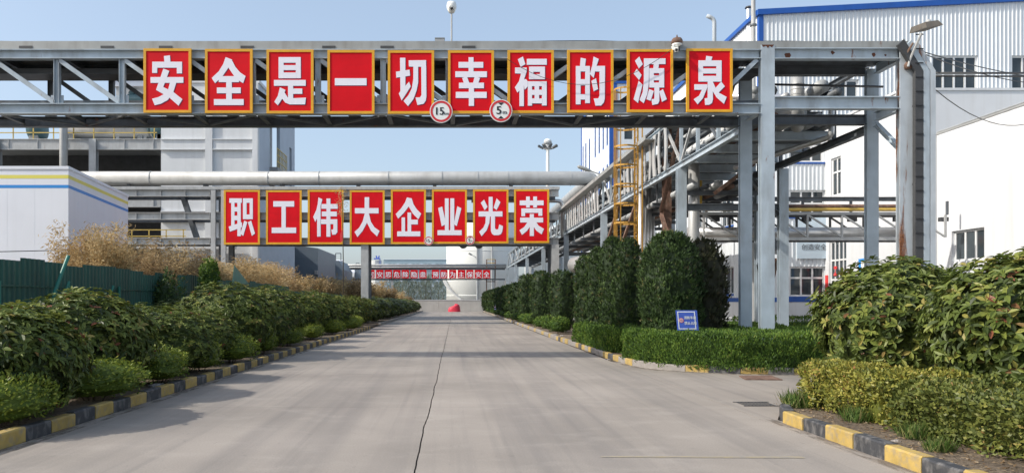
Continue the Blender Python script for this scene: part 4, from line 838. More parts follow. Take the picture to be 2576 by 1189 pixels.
part(hall, 'sheet_ribs', 'hall_white', lambda b: ribs(b, F, .35, hw, 1.75, 0, hol, .205, lambda u: HT(u) - .02))
part(hall, 'plinth', 'plaster', lambda b: F.box(b, 0, hw, 0, 1.56, -.1, .03))
part(hall, 'base_band', 'trim_blue', lambda b: F.box(b, .0, hw, 1.56, 1.78, -.1, .05))
for h, nx, ny in zip(hol, (4, 4, 2, 3, 3, 3), (2, 2, 1, 2, 2, 2)):
    window(hall, F, h, nx, ny, fw=.09, sill=('trim_blue', .09), split=.62 if h[3] < 4 else None)
part(hall, 'roof_edge', 'trim_blue', lambda b: b.mesh8([F.p(-.12, HT(0) - .05, .15), F.p(hw, HT(hw) - .05, .15), F.p(hw, HT(hw) - .05, -.2), F.p(-.12, HT(0) - .05, -.2), F.p(-.12, HT(0) + .22, .15), F.p(hw, HT(hw) + .22, .15), F.p(hw, HT(hw) + .22, -.2), F.p(-.12, HT(0) + .22, -.2)]))
part(hall, 'corner_trim', 'trim_blue', lambda b: F.box(b, -.03, .2, 1.7, HT(0), -.2, .04))
S = Face((HX, 57, 0), (0, -1, 0), (-1, 0, 0)); sl = 57 - HD
def sy(d): return 57 - d
hol2 = []
for d0, d1 in ((38.5, 39.9), (41.4, 43.4), (45.6, 47.6), (49.8, 51.8)):
    for z0, z1 in ((2.0, 3.5), (5.8, 7.6), (9.8, 11.4)):
        hol2.append((sy(d1), sy(d0), z0, z1))
part(hall, 'wall', 'hall_white', lambda b: wall_holes(b, S, 0, sl, 1.0, HT(0), hol2, .2))
part(hall, 'sheet_ribs', 'hall_white', lambda b: ribs(b, S, .2, sl - .2, 1.75, HT(0), hol2, .3))
part(hall, 'plinth', 'plaster', lambda b: S.box(b, 0, sl, 0, 1.56, -.1, .03))
part(hall, 'base_band', 'trim_blue', lambda b: S.box(b, 0, sl, 1.56, 1.78, -.1, .05))
for h in hol2: window(hall, S, h, 3, 1, fm='frame_white', sill=('trim_blue', .1))
part(hall, 'roof_edge', 'trim_blue', lambda b: S.box(b, 0, sl, HT(0), HT(0) + .22, -.2, .15))
part(hall, 'rear_wall', 'hall_white', lambda b: b.box(HX + .02, HX + hw, 56.9, 57, 0, HT(0)))
part(hall, 'roof', 'trim_blue', lambda b: b.face([(HX, HD, HT(0) + .06), (HX + hw, HD, HT(hw) + .06), (HX + hw, 57, HT(hw) + .06), (HX, 57, HT(0) + .06)]))
# rooftop stove pipe, tall pole, rusty vent
sp = thing('stove_pipe', 'short capped stove pipe poking above the hall roof corner', 'chimney', (wx(1883, 39.5), 39.5, 15.0))
X = wx(1883, 39.5)
part(sp, 'flue', 'silver', lambda b: b.tube([(X, 39.5, 14.0), (X, 39.5, wz(40, 39.5) + .35)], .12, 12))
part(sp, 'cap', 'dark_steel', lambda b: b.lathe((X, 39.5, wz(40, 39.5) + .4), [(.19, 0), (.15, .07), (.02, .12)], 12))
X = wx(1895, 31.6)
po = thing('pole', 'tall pale steel pole standing in front of the hall corner', 'pole', (X, 31.6, 0))
part(po, 'shaft', 'steel_pale', lambda b: b.tube([(X, 31.6, 0), (X, 31.6, 15.2)], [.12, .085], 10))
part(po, 'band', 'steel_shade_dirt', lambda b: b.tube([(X, 31.6, wz(66, 31.6)), (X, 31.6, wz(62, 31.6))], .14, 10))
vx, vd = wx(1797, 25), 25
pipe([(vx, vd, 7.0), (vx, vd, wz(48, vd)), (wx(1778, vd), vd, wz(40, vd))], .065, 'steel_rust', 'rusty bent vent pipe rising behind the last boards', 'vent_pipe', bend=.14)
# --- white plaster block: its flank faces the road
XA = wx(2075, HD); YA = HD * 26.9 / 32.5; PT = wz(319, HD)
pbk = thing('plaster_block', 'bright white plastered block with glazed entrance beside the metal hall', 'building', (XA + 4, YA + 3, 0))
S = Face((XA, HD, 0), (0, -1, 0), (-1, 0, 0)); F = Face((XA, YA, 0), (1, 0, 0), (0, -1, 0))
def du(x): return HD - XA * FOC / (x - CX)
def dz(y, x): return wz(y, XA * FOC / (x - CX))
ph = [(du(2090), du(2115), dz(492, 2102), dz(396, 2102)), (du(2086), du(2129), dz(752, 2107), dz(604, 2107))]
part(pbk, 'flank_wall', 'plaster', lambda b: wall_holes(b, S, .05, HD - YA, 0, PT, ph, .22))
part(pbk, 'front_wall', 'plaster', lambda b: b.face([F.p(0, 0), F.p(14, 0), F.p(14, PT), F.p(0, PT)]))
part(pbk, 'coping', 'concrete_white', lambda b: (S.box(b, .05, HD - YA + .06, PT, PT + .1, -.3, .05), F.box(b, .31, 14, PT, PT + .098, -.3, .05)))
part(pbk, 'roof', 'concrete_grey', lambda b: b.face([(XA, YA, PT - .02), (XA + 14, YA, PT - .02), (XA + 14, HD, PT - .02), (XA, HD, PT - .02)]))
window(pbk, S, ph[0], 2, 2, split=.62, fw=.08); window(pbk, S, ph[1], 4, 3, name='glazed_entrance', fw=.08)
part(pbk, 'entrance_step', 'concrete_grey', lambda b: (S.box(b, .1, 3.4, 0, .3, .002, 1.4), S.box(b, .3, 3.1, .3, .6, .002, .9)))
XB = wx(2356, YA); PB = wz(340, YA)
anx = thing('plaster_annex', 'lower white plastered annex with a three-pane sliding window', 'building', (XB + 5, YA - 6, 0))
S2 = Face((XB, YA, 0), (0, -1, 0), (-1, 0, 0))
def du2(x): return YA - XB * FOC / (x - CX)
hb = [(du2(2394), du2(2476), wz(655, 29.5), wz(576, 29.5))]
part(anx, 'flank_wall', 'plaster', lambda b: wall_holes(b, S2, .02, 19, 0, PB, hb, .25))
part(anx, 'roof', 'concrete_grey', lambda b: b.box(XB - .03, XB + 9, YA - 19, YA - .03, PB, PB + .08))
part(anx, 'end_wall', 'plaster', lambda b: b.box(XB + .01, XB + 9, YA - 19, YA - 18.8, 0, PB - .002))
window(anx, S2, hb[0], 3, 1, fw=.09, recess=.12)
b = MB(); b.tube([S2.p(.1, PB + .1, .02), S2.p(18, PB + .1, .02)], .03, 6); b.build('roof_conduit', M['grey_pipe'], anx)
M['couplet'] = mat('couplet_red', (.70, .05, .05), .6, 0, .06)
def flat(name, m, x0, x1, y0, y1, label, cat, group=None, poly=None):
    b = MB(); xm = (x0 + x1) / 2 if not poly else poly[1][0]
    if poly: b.prism([S.p(du(u), dz(v, xm), .03) for u, v in poly], S.n * -.02)
    else: S.box(b, du(x0), du(x1), dz(y1, xm), dz(y0, xm), .01, .03)
    return b.build(name, M[m], label=label, cat=cat, group=group)
flat('door_couplet', 'couplet', 2077, 2084, 692, 778, 'long red paper strip pasted on the near corner by the glazed entrance', 'paper strip', group='red paper strips beside the door')
flat('door_couplet', 'couplet', 2130, 2137, 685, 732, 'shorter red paper strip pasted beyond the glazed entrance', 'paper strip', group='red paper strips beside the door')
flat('paper_diamond', 'couplet', 0, 0, 0, 0, 'red paper diamond low on the wall below the glazed entrance', 'paper diamond', poly=[(2089, 778), (2093, 766), (2098, 778), (2093, 792)], group='red diamonds below the door')
flat('paper_diamond', 'couplet', 0, 0, 0, 0, 'red paper diamond half hidden by the leafy corner shrub', 'paper diamond', poly=[(2102, 778), (2106, 766), (2111, 778), (2106, 792)], group='red diamonds below the door')
kp = S.p(du(2108), dz(690, 2108), .1)
q = thing('festive_knot', 'small red knot ornament hanging on the glazed entrance', 'ornament', tuple(kp))
part(q, 'bow', 'couplet', lambda b: b.box(kp.x - .04, kp.x, kp.y - .12, kp.y + .12, kp.z + .26, kp.z + .40))
part(q, 'tassel', 'couplet', lambda b: b.lathe((kp.x, kp.y + .06, kp.z - .1), [(.02, 0), (.08, .05), (.06, .14), (.01, .2)], 10))
part(q, 'cord', 'couplet', lambda b: b.bar((kp.x, kp.y, kp.z + .28), (kp.x, kp.y + .06, kp.z + .08), .03, .03))
q = thing('wall_poster', 'blue poster on the white plaster wall behind the gantry column', 'poster', tuple(S.p(du(2172), dz(706, 2172))))
part(q, 'sheet', 'stripe_blue', lambda b: S.box(b, du(2161), du(2192), dz(706, 2172), dz(650, 2172), .01, .03))
part(q, 'text_field', 'sign_white', lambda b: S.box(b, du(2168), du(2190), dz(700, 2172), dz(658, 2172), .031, .036))
# notice board on the hall
d = HD - .12
nb = thing('notice_board', 'pale blue notice board with raised characters on the hall wall', 'sign', (wx(2040, d), d, wz(655, d)))
M['board_pale'] = mat('pale_blue_board', (.50, .60, .68), .5, 0, .06)
part(nb, 'panel', 'board_pale', lambda b: b.box(wx(2005, d), wx(2110, d), d, d + .06, wz(650, d), wz(535, d)))
part(nb, 'header', 'stripe_blue', lambda b: b.box(wx(2005, d), wx(2110, d), d - .01, d - .001, wz(544, d), wz(535, d)))
part(nb, 'lettering', 'steel_shade_dirt', lambda b: write(b, '创造安全', wx(2016, d), wz(627, d), .315, d - .02, 1.0, .012))
wire(sag((wx(2300, 20.5), 20.5, wz(124, 20.5)), (wx(2620, 30), 30, wz(196, 30)), .1), .016, 'upper thin service cable running from the gantry corner to the hall')
wire(sag((wx(2300, 20.5), 20.5, wz(126, 20.5)), (wx(2640, 30), 30, wz(212, 30)), .22), .016, 'lower thin service cable running from the gantry corner to the hall')
wire(sag((wx(2352, 20.5), 20.5, wz(225, 20.5)), (wx(2660, 30), 30, wz(270, 30)), .85), .014, 'slack cable drooping in front of the white plaster wall')
pipe([(wx(2350, 21), 21, wz(184, 21)), (wx(2700, 21), 21, wz(184, 21))], .028, 'dark_steel', 'upper of two thin dark pipes leaving the riser in front of the windows')
pipe([(wx(2350, 21.1), 21.1, wz(189, 21)), (wx(2700, 21.1), 21.1, wz(190, 21))], .024, 'dark_steel', 'lower of two thin dark pipes leaving the riser in front of the windows')

# --- second white hall further back
D2 = 64.0; X2 = wx(1535, D2)
h2 = thing('metal_hall', 'second white hall with tall narrow blue-framed windows behind the big pipe', 'building', (X2 + 8, D2, 0))
F = Face((X2, D2, 0), (1, 0, 0), (0, -1, 0)); S = Face((X2, 78, 0), (0, -1, 0), (-1, 0, 0))
hol = [(1.2 + 3.2 * k, 1.9 + 3.2 * k, z, z + 1.6) for k in range(2) for z in (12.6, 15.3)]
hs = []
for dd0, dd1 in ((64.9, 65.5), (66.6, 67.2), (68.4, 69.0), (70.3, 70.9), (73.2, 73.8), (75.2, 75.8), (76.8, 77.3)):
    for z0, z1 in ((8.3, 10.6), (11.3, 13.4) if dd0 < 72 else (9.9, 12.3), (15.0, 18.2) if dd0 < 72 else (14.2, 17.4)):
        hs.append((78 - dd1, 78 - dd0, z0, z1))
part(h2, 'wall', 'hall_white', lambda b: wall_holes(b, F, 0, 18, 0, 20, hol, .15))
part(h2, 'wall', 'hall_white', lambda b: wall_holes(b, S, 0, 14, 0, 20, hs, .15))
part(h2, 'roof', 'trim_blue', lambda b: b.box(X2 - .1, X2 + 18, D2 - .1, 78, 20, 20.3))
part(h2, 'corner_trim', 'trim_blue', lambda b: (F.box(b, -.05, .55, 0, 20, -.2, .06), S.box(b, 0, .25, 0, 20, -.2, .06)))
for h in hol: window(h2, F, h, 1, 1, fm='steel_shade_dirt', recess=.05)
for h in hs: window(h2, S, h, 1, 2, fm='trim_blue', recess=.0, fw=.12)

# --- striped cabin
A = Vector((wx(172, 27), 27, 0)); B = Vector((wx(322, 34.3), 34.3, 0)); CT = wz(420, 27)
cb = thing('striped_cabin', 'white sheet-metal cabin with yellow and blue stripes behind the green fence', 'building', (A.x - 4, 29, 0))
F = Face((A.x - 12, 27, 0), (1, 0, 0), (0, -1, 0)); sd = (B - A).normalized(); S = Face(A, sd, (sd.y, -sd.x, 0)); Ls = (B - A).length
part(cb, 'wall', 'white_metal', lambda b: (b.face([F.p(0, 0), F.p(12, 0), F.p(12, CT), F.p(0, CT)]), ))
part(cb, 'wall', 'white_metal', lambda b: b.face([S.p(0, 0), S.p(Ls, 0), S.p(Ls, CT), S.p(0, CT)]))
part(cb, 'roof', 'white_metal', lambda b: b.face([F.p(0, CT), F.p(12, CT), S.p(Ls, CT), (A.x - 12, B.y, CT)]))
part(cb, 'roof_trim', 'white_metal', lambda b: (F.box(b, 0, 12.02, CT - .08, CT + .03, -.05, .03), S.box(b, .035, Ls, CT - .08, CT + .03, -.05, .03)))
for m1, y0, y1 in (('stripe_yellow', 440, 449), ('stripe_blue', 465, 473)):
    z0, z1 = wz(y1, 27), wz(y0, 27)
    part(cb, 'stripe', m1, lambda b: b.face([F.p(0, z0, .004), F.p(12.004, z0, .004), F.p(12.004, z1, .004), F.p(0, z1, .004)]))
    part(cb, 'stripe', m1, lambda b: b.face([S.p(0, z0, .004), S.p(Ls, z0, .004), S.p(Ls, z1, .004), S.p(0, z1, .004)]))
part(cb, 'wall_seams', 'white_metal', lambda b: [F.box(b, .98 * k, .98 * k + .012, 0, CT - .09, 0, .002) for k in range(1, 12)] + [S.box(b, .98 * k, .98 * k + .012, 0, CT - .09, 0, .002) for k in range(1, 8)])
wire([(wx(-60, 24), 24, wz(634, 24)), (wx(165, 26.4), 26.4, wz(629, 26.4))], .014, 'thin wire strung in front of the striped cabin above the fence')

# --- process building
D = 60.0; WX0, WX1 = wx(405, D), wx(650, D)
pr = thing('process_building', 'tall pale concrete process building with open platforms behind the middle gantry', 'building', (-20, D, 0))
F = Face((WX0, D, 0), (1, 0, 0), (0, -1, 0)); W = WX1 - WX0; TP = 18.9
part(pr, 'wall', 'concrete_white', lambda b: b.box(WX0, WX1, D, D + .3, 0, TP))
S = Face((WX1, 74, 0), (0, -1, 0), (1, 0, 0))
hs = [(74 - 67.6, 74 - 63.8, 12.9, 17.2), (74 - 67.6, 74 - 63.8, 8.6, 11.6), (74 - 72.6, 74 - 71.6, 12.2, 16.2), (74 - 69.0, 74 - 68.0, 10.6, 12.2)]
M['side_panel'] = mat('grey_blue_panel', (.40, .45, .52), .6, 0, .06, .8)
part(pr, 'side_wall', 'side_panel', lambda b: wall_holes(b, S, 0, 14 - .3, 0, TP, hs, .3))
part(pr, 'inner_wall', 'concrete_white', lambda b: b.box(WX1 - 2.4, WX1 - 2.2, 61, 74, 0, TP))
part(pr, 'shade_backing', 'dark_steel', lambda b: b.box(-42, WX0 - .05, 65, 65.2, 5.25, 14.1))  # dark sheet added inside the open storeys to stand in for their deep shade
part(pr, 'rear_wall', 'concrete_grey', lambda b: b.box(-42, WX1 - .02, 73.8, 74, 0, 14.2))
part(pr, 'roof', 'concrete_white', lambda b: b.box(WX0 - .1, WX1 + .1, D - .1, 74, TP, TP + .25))
for x0, x1 in ((518, 536), (636, 650)):
    part(pr, 'pilaster', 'concrete_white', lambda b: b.box(wx(x0, D), wx(x1, D), D - .22, D - .002, 0, TP))
for x0, x1 in ((406, 517.5), (536.5, 635.5)):
    for zc in (14.0, 8.3):
        part(pr, 'beam', 'concrete_white', lambda b: b.ibeam((wx(x0, D), D - .12, zc), (wx(x1, D), D - .12, zc), .86, .22, .06, .03))
for z0, z1 in ((12.6, 12.9), (8.3, 8.6)): part(pr, 'balcony_slab', 'concrete_grey', lambda b: S.box(b, 74 - 67.7, 74 - 63.7, z0, z1, 0, .7))
for k in range(8):
    y = 63.75 + .54 * k
    part(pr, 'railing_bar', 'rail_yellow', lambda b: b.bar((WX1 + .62, y, 12.9), (WX1 + .62, y, 14.5), .05, .05))
for z in (13.4, 13.95, 14.5): part(pr, 'railing_rail', 'rail_yellow', lambda b: b.bar((WX1 + .62, 63.75, z), (WX1 + .62, 67.6, z), .06, .06))
# open platform part
LX = -43
for z, t in ((14.45, .3), (9.9, .3), (5.2, .3)):
    part(pr, 'floor_slab', 'concrete_grey', lambda b: b.box(LX, WX0 - .02, D + .1, 73.7, z - t, z))
    part(pr, 'edge_beam', 'steel_pale', lambda b: b.ibeam((LX, D, z - .42), (WX0 - .02, D, z - .42), .86, .2, .06, .03))
    for k in range(9):
        x = LX + 1 + 2.3 * k
        part(pr, 'beam_stiffener', 'steel_pale', lambda b: b.box(x, x + .05, D - .09, D - .02, z - .78, z - .06))
for x in (-42.5, -36, wx(236, D)):
    for y in (D - .02, 73): part(pr, 'column', 'steel_pale', lambda b: b.ibeam((x, y, 0), (x, y, 14.44), .5, .55, .05, .03, (0, 1, 0)))
for z in (14.95, 15.5):
    part(pr, 'railing_rail', 'rail_yellow', lambda b: b.bar((LX, D - .05, z), (WX0 - .3, D - .05, z), .07, .07))
for k in range(13): part(pr, 'railing_bar', 'rail_yellow', lambda b: b.bar((LX + .3 + 1.6 * k, D - .05, 14.45), (LX + .3 + 1.6 * k, D - .05, 15.55), .07, .07))
for z in (7.2, 6.7): part(pr, 'railing_rail', 'rail_yellow', lambda b: b.bar((-26.5, D - .6, z), (-20.8, D - .6, z), .07, .07))
for k in range(5): part(pr, 'railing_bar', 'rail_yellow', lambda b: b.bar((-26.4 + 1.35 * k, D - .6, 6.1), (-26.4 + 1.35 * k, D - .6, 7.2), .07, .07))
part(pr, 'balcony_slab', 'concrete_white', lambda b: b.box(-28, -16.9, D - .8, D - .24, 5.7, 6.05))
def vessel(x0, x1, y, z, r, m, label):
    o = thing('pressure_vessel', label, 'tank', ((x0 + x1) / 2, y, z - r), 'vessels on the open platform')
    part(o, 'shell', m, lambda b: b.tube([(x0, y, z), (x0 + .15, y, z), (x1 - .15, y, z), (x1, y, z)], [r * .6, r, r, r * .6], 20), True)
    for x in (x0 + .8, x1 - .8): part(o, 'saddle', 'concrete_grey', lambda b: b.box(x - .2, x + .2, y - r * .7, y + r * .7, 14.45, z - r * .6))
M['teal'] = mat('teal_paint', (.06, .13, .15), .5)
vessel(wx(165, 62), wx(385, 62), 62, 15.75, .95, 'silver', 'long silver vessel lying on the open platform of the process building')
vessel(wx(82, 62), wx(120, 62), 61.6, 15.6, .9, 'teal', 'short teal vessel beside the bent pipe on the open platform')
vessel(wx(392, 62), wx(428, 61), 61.2, 15.5, .7, 'teal', 'short teal vessel against the white wall on the platform')
pipe([(wx(160, 59), 59, 7), (wx(160, 59), 59, 15.6), (wx(140, 59), 60.5, 16.0)], .3, 'silver_matt', 'upright grey pipe with bent top in front of the open platform', 'riser_pipe', bend=.6)
cn = thing('roof_canopy', 'blue-roofed canopy with dark motors seen through the nearer gantry', 'canopy', (-25.5, 62, 14.45))
part(cn, 'canopy_roof', 'stripe_blue', lambda b: b.box(wx(284, 62), wx(372, 62), 61, 64, 19.55, 19.75))
part(cn, 'fascia', 'white_metal', lambda b: b.box(wx(292, 62), wx(372, 62), 61.2, 63.8, 19.0, 19.54))
for x in (300, 368): part(cn, 'post', 'steel_pale', lambda b: b.box(wx(x, 62), wx(x, 62) + .25, 61.4, 61.65, 14.45, 19.0))
part(cn, 'motor', 'teal', lambda b: (b.tube([(wx(325, 62), 62, 18.1), (wx(360, 62), 62, 18.1)], .5, 12), b.tube([(wx(330, 62), 62, 18.5), (wx(340, 62), 62, 18.9)], .3, 10)))
part(cn, 'red_guard', 'couplet', lambda b: b.box(wx(326, 62), wx(350, 62), 61.5, 61.7, 17.1, 17.6))
part(cn, 'floor', 'steel_pale', lambda b: b.box(wx(300, 62), wx(372, 62), 61.2, 63.8, 16.6, 16.9))
# --- slate sheds beyond
sh = thing('metal_shed', 'slate-grey sheet-metal shed beyond the process building', 'building', (-17, 82, 0))
part(sh, 'wall', 'slate_sheet', lambda b: b.box(wx(655, 80), wx(722, 80), 78, 92, 0, 8.0))
part(sh, 'annex', 'slate_sheet', lambda b: b.prism([(wx(722, 80), 80, 0), (wx(800, 80), 80, 0), (wx(800, 80), 80, wz(624, 80)), (wx(722, 80), 80, wz(614, 80))], (0, 12, 0)))
M['pale_blue'] = mat('pale_blue_sheet', (.42, .50, .60), .5)
for x0, x1 in ((655, 672), (705, 716), (722, 731)): part(sh, 'pale_pier', 'pale_blue', lambda b: b.box(wx(x0, 77.5), wx(x1, 77.5), 77.3, 77.8, 0, 8.2))
part(sh, 'vent', 'silver_matt', lambda b: b.box(wx(792, 79.8), wx(799, 79.8), 79.6, 79.9, wz(690, 80), wz(680, 80)))
for i, (d, x0, x1, y0, lb) in enumerate(((96, 798, 866, 655, 'small pale-roofed shed with white eaves behind the dry bamboo'), (125, 868, 908, 676, 'lower pale-roofed shed behind the column of the middle gantry'))):
    s2 = thing('small_shed', lb, 'building', (wx((x0 + x1) / 2, d), d, 0))
    a, c, t = wx(x0, d), wx(x1, d), wz(y0, d)
    part(s2, 'wall', 'concrete_white', lambda b: b.box(a + .3, a + (c - a) * .6, d, d + 8, 0, t - .9))
    part(s2, 'side_wall', 'slate_sheet', lambda b: b.prism([(a + (c - a) * .6, d, 0), (c, d, 0), (c, d, t - 1.2), (a + (c - a) * .8, d, t), (a + (c - a) * .6, d, t)], (0, 8, 0)))
    part(s2, 'roof', 'white_metal', lambda b: b.mesh8([(a, d - .5, t - .7), (a + (c - a) * .62, d - .5, t - .7), (a + (c - a) * .8, d + 4, t + .1), (a, d + 4, t + .1), (a, d - .5, t - .5), (a + (c - a) * .62, d - .5, t - .5), (a + (c - a) * .8, d + 4, t + .3), (a, d + 4, t + .3)]))
    part(s2, 'eaves', 'frame_white', lambda b: b.box(a, a + (c - a) * .6, d - .55, d - .52, t - 1.3, t - .7))
    part(s2, 'roof_frame', 'steel_shade_dirt', lambda b: [b.bar(p, q, .1, .1) for p, q in zip([(a + (c - a) * .55, d + 3, t), (a + (c - a) * .55, d + 3, t + 1.1), (a + (c - a) * .75, d + 3, t + 1.1)], [(a + (c - a) * .55, d + 3, t + 1.1), (a + (c - a) * .75, d + 3, t + 1.1), (a + (c - a) * .75, d + 3, t)])])
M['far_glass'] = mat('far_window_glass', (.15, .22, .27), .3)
# --- far pale works building
D = 200
fb = thing('works_building', 'long pale blue-grey works building far behind the end wall', 'building', (-12, D, 0))
F = Face((wx(925, D), D, 0), (1, 0, 0), (0, -1, 0)); fw_ = wx(1180, D) - wx(925, D)
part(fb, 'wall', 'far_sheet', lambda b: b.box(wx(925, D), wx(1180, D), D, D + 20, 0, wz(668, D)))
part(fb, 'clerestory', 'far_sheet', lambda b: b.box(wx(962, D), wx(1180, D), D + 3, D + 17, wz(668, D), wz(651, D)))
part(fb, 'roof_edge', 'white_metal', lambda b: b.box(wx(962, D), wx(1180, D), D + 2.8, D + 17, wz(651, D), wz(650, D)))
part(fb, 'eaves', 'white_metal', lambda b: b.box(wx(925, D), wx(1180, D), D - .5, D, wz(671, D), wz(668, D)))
for r_, (y0, y1) in enumerate(((661, 666), (674, 679), (703, 709), (716, 722), (730, 736))):
    for k in range(16):
        x = 966 + 10 * k
        o = MB().box(wx(x, D), wx(x + 6.5, D), (D + 2.95 if r_ == 0 else D - .06), (D + 2.98 if r_ == 0 else D - .01), wz(y1, D), wz(y0, D)); o.build('window', M['far_glass'] if (k + r_) % 3 else M['pale_blue'], fb)
cw = thing('roof_plant', 'cluster of pale tanks and blue pipework on the far works roof', 'plant', (wx(950, 190), 190, 9))
part(cw, 'tank', 'tank', lambda b: b.tube([(wx(945, 190), 190, 0), (wx(945, 190), 190, wz(655, 190))], 1.6, 14))
part(cw, 'pipework', 'sign_blue', lambda b: (b.box(wx(941, 188), wx(957, 188), 187.5, 188, wz(652, 188), wz(649, 188)), b.bar((wx(949, 188), 188, wz(650, 188)), (wx(946, 188), 188, wz(643, 188)), .3, .3), b.bar((wx(956, 188), 188, wz(690, 188)), (wx(956, 188), 188, wz(652, 188)), .2, .2), b.bar((wx(952, 188), 188, wz(650, 188)), (wx(954, 188), 188, wz(643, 188)), .3, .3)))
# --- tanks behind the end wall
def tank(cx_, y, r, h, label):
    o = thing('storage_tank', label, 'tank', (cx_, y, 0), 'white storage tanks behind the end wall')
    part(o, 'shell', 'tank', lambda b: b.lathe((cx_, y, 0), [(r, 0), (r, h), (r * .98, h + .1), (r * .1, h + 1.2)], 64), True)
    for k in range(1, 6): part(o, 'seam', 'tank', lambda b: b.lathe((cx_, y, h * k / 6), [(r + .01, 0), (r + .05, .02), (r + .05, .1), (r + .01, .12)], 64))
    for a in (-100, -78):
        t = R(a); part(o, 'downpipe', 'grey_pipe', lambda b: b.tube([(cx_ + (r + .2) * math.cos(t), y + (r + .2) * math.sin(t), .0), (cx_ + (r + .2) * math.cos(t), y + (r + .2) * math.sin(t), h)], .14, 8))
    return o
ta = tank(5.55, 131, 6.25, 14.9, 'white storage tank standing straight behind the far boards')
def spiral(b):
    pr_ = None
    for k in range(26):
        t = R(-178 + 3.0 * k); z = 6.0 - .23 * k
        p = (5.55 + 6.75 * math.cos(t), 131 + 6.75 * math.sin(t), max(z, .1))
        if pr_: b.bar(pr_, p, .5, .25)
        pr_ = p
part(ta, 'spiral_stair', 'steel_pale', spiral)
tank(19.0, 142, 5.0, 14.6, 'second white storage tank mostly hidden by the pipe rack')
M['wall_concrete'] = mat('weathered_wall_concrete', (.43, .42, .395), .85, 0, .08, .8, .3, (.3, .29, .27), 0, 3, (2, 2, .3))
# --- end wall, red bundle
ew = thing('end_wall', 'low grey concrete wall closing the far end of the road', 'wall', (0, 117.3, 0))
for k in range(8):
    x = -12 + 3.4 * k; part(ew, 'wall_panel', 'wall_concrete', lambda b: b.box(x, x + 3.38, 117.1, 117.35, 0, 1.75))
part(ew, 'coping', 'concrete_white', lambda b: b.box(-12, 15.2, 117.05, 117.4, 1.752, 1.83))
rb = MB(); r_ = random.Random(11); n, k = 18, 8
cxr, cyr = wx(1144, 114), 114
for j in range(k + 1):
    for i in range(n):
        a = 2 * math.pi * i / n; tt = j / k * math.pi / 2
        rad = (.95 + .16 * noise.noise((math.cos(a) * 1.4, math.sin(a) * 1.4, tt)) + .05 * math.sin(a * 7)) * math.cos(tt) ** .45
        rb.v.append((cxr + rad * math.cos(a), cyr + rad * .7 * math.sin(a), 1.0 * math.sin(tt) * (1 + .12 * noise.noise((a, tt, 5))) + .12 * math.cos(a) * tt))
for j in range(k):
    for i in range(n): rb.f.append((j * n + i, j * n + (i + 1) % n, (j + 1) * n + (i + 1) % n, (j + 1) * n + i)); rb.m.append(0)
rb.build('covered_bundle', M['red_tarp'], smooth=True, label='red tarpaulin-covered bundle on the road before the end wall', cat='bundle')
# --- high mast light
d = 150; X = wx(1378, d)
hm = thing('high_mast_light', 'white high mast with a ring of flood lights above the big pipe', 'lamp', (X, d, 0))
part(hm, 'mast', 'sign_white', lambda b: b.tube([(X, d, 0), (X, d, wz(375, d))], [.5, .33], 10))
part(hm, 'hub', 'grey_pipe', lambda b: b.lathe((X, d, wz(376, d)), [(.5, 0), (.75, .3), (.6, .9), (.9, 1.2), (.7, 1.5)], 12))
part(hm, 'dome', 'sign_white', lambda b: b.lathe((X, d, wz(358, d)), [(.8, 0), (.75, .3), (.5, .6), (.1, .75)], 14), True)
for k in range(8):
    t = 2 * math.pi * k / 8 + .2; ca, sa = math.cos(t), math.sin(t); z = wz(374, d)
    part(hm, 'lamp_arm', 'grey_pipe', lambda b: b.bar((X, d, z), (X + 1.3 * ca, d + 1.3 * sa, z + .1), .12, .12))
    part(hm, 'flood_lamp', 'steel_shade_dirt', lambda b: b.bar((X + 1.1 * ca, d + 1.1 * sa, z + .1), (X + 2.0 * ca, d + 2.0 * sa, z + .55), .6, .25))
# --- street lamps on the rack
def arm_lamp(px0, py0, px1, py1, d, label, r=.035):
    a = Vector((wx(px0, d), d, wz(py0, d))); c = Vector((wx(px1, d), d - .1, wz(py1, d))); u = (c - a).normalized(); L = (c - a).length
    o = thing('street_lamp', label, 'lamp', tuple(a), 'street lamps on the pipe rack')
    part(o, 'arm', 'steel_pale', lambda b: b.tube([a, a + u * L * .62], r, 8))
    part(o, 'brace', 'steel_pale', lambda b: b.tube([a + Vector((0, 0, -.25)), a + u * L * .3], r * .6, 6))
    part(o, 'lamp_head', 'tray', lambda b: b.tube([a + u * L * .55, a + u * L * .62, a + u * L * .72, a + u * L * .95, c], [r * 1.3, r * 2, r * 3.0, r * 2.6, r * 1.2], 10), True)
arm_lamp(1530, 446, 1452, 419, 39.9, 'street lamp arm reaching from the rack over the road near the big pipe')
arm_lamp(1200, 648, 1178, 636, 95, 'small far street lamp in front of the white tank', .04)

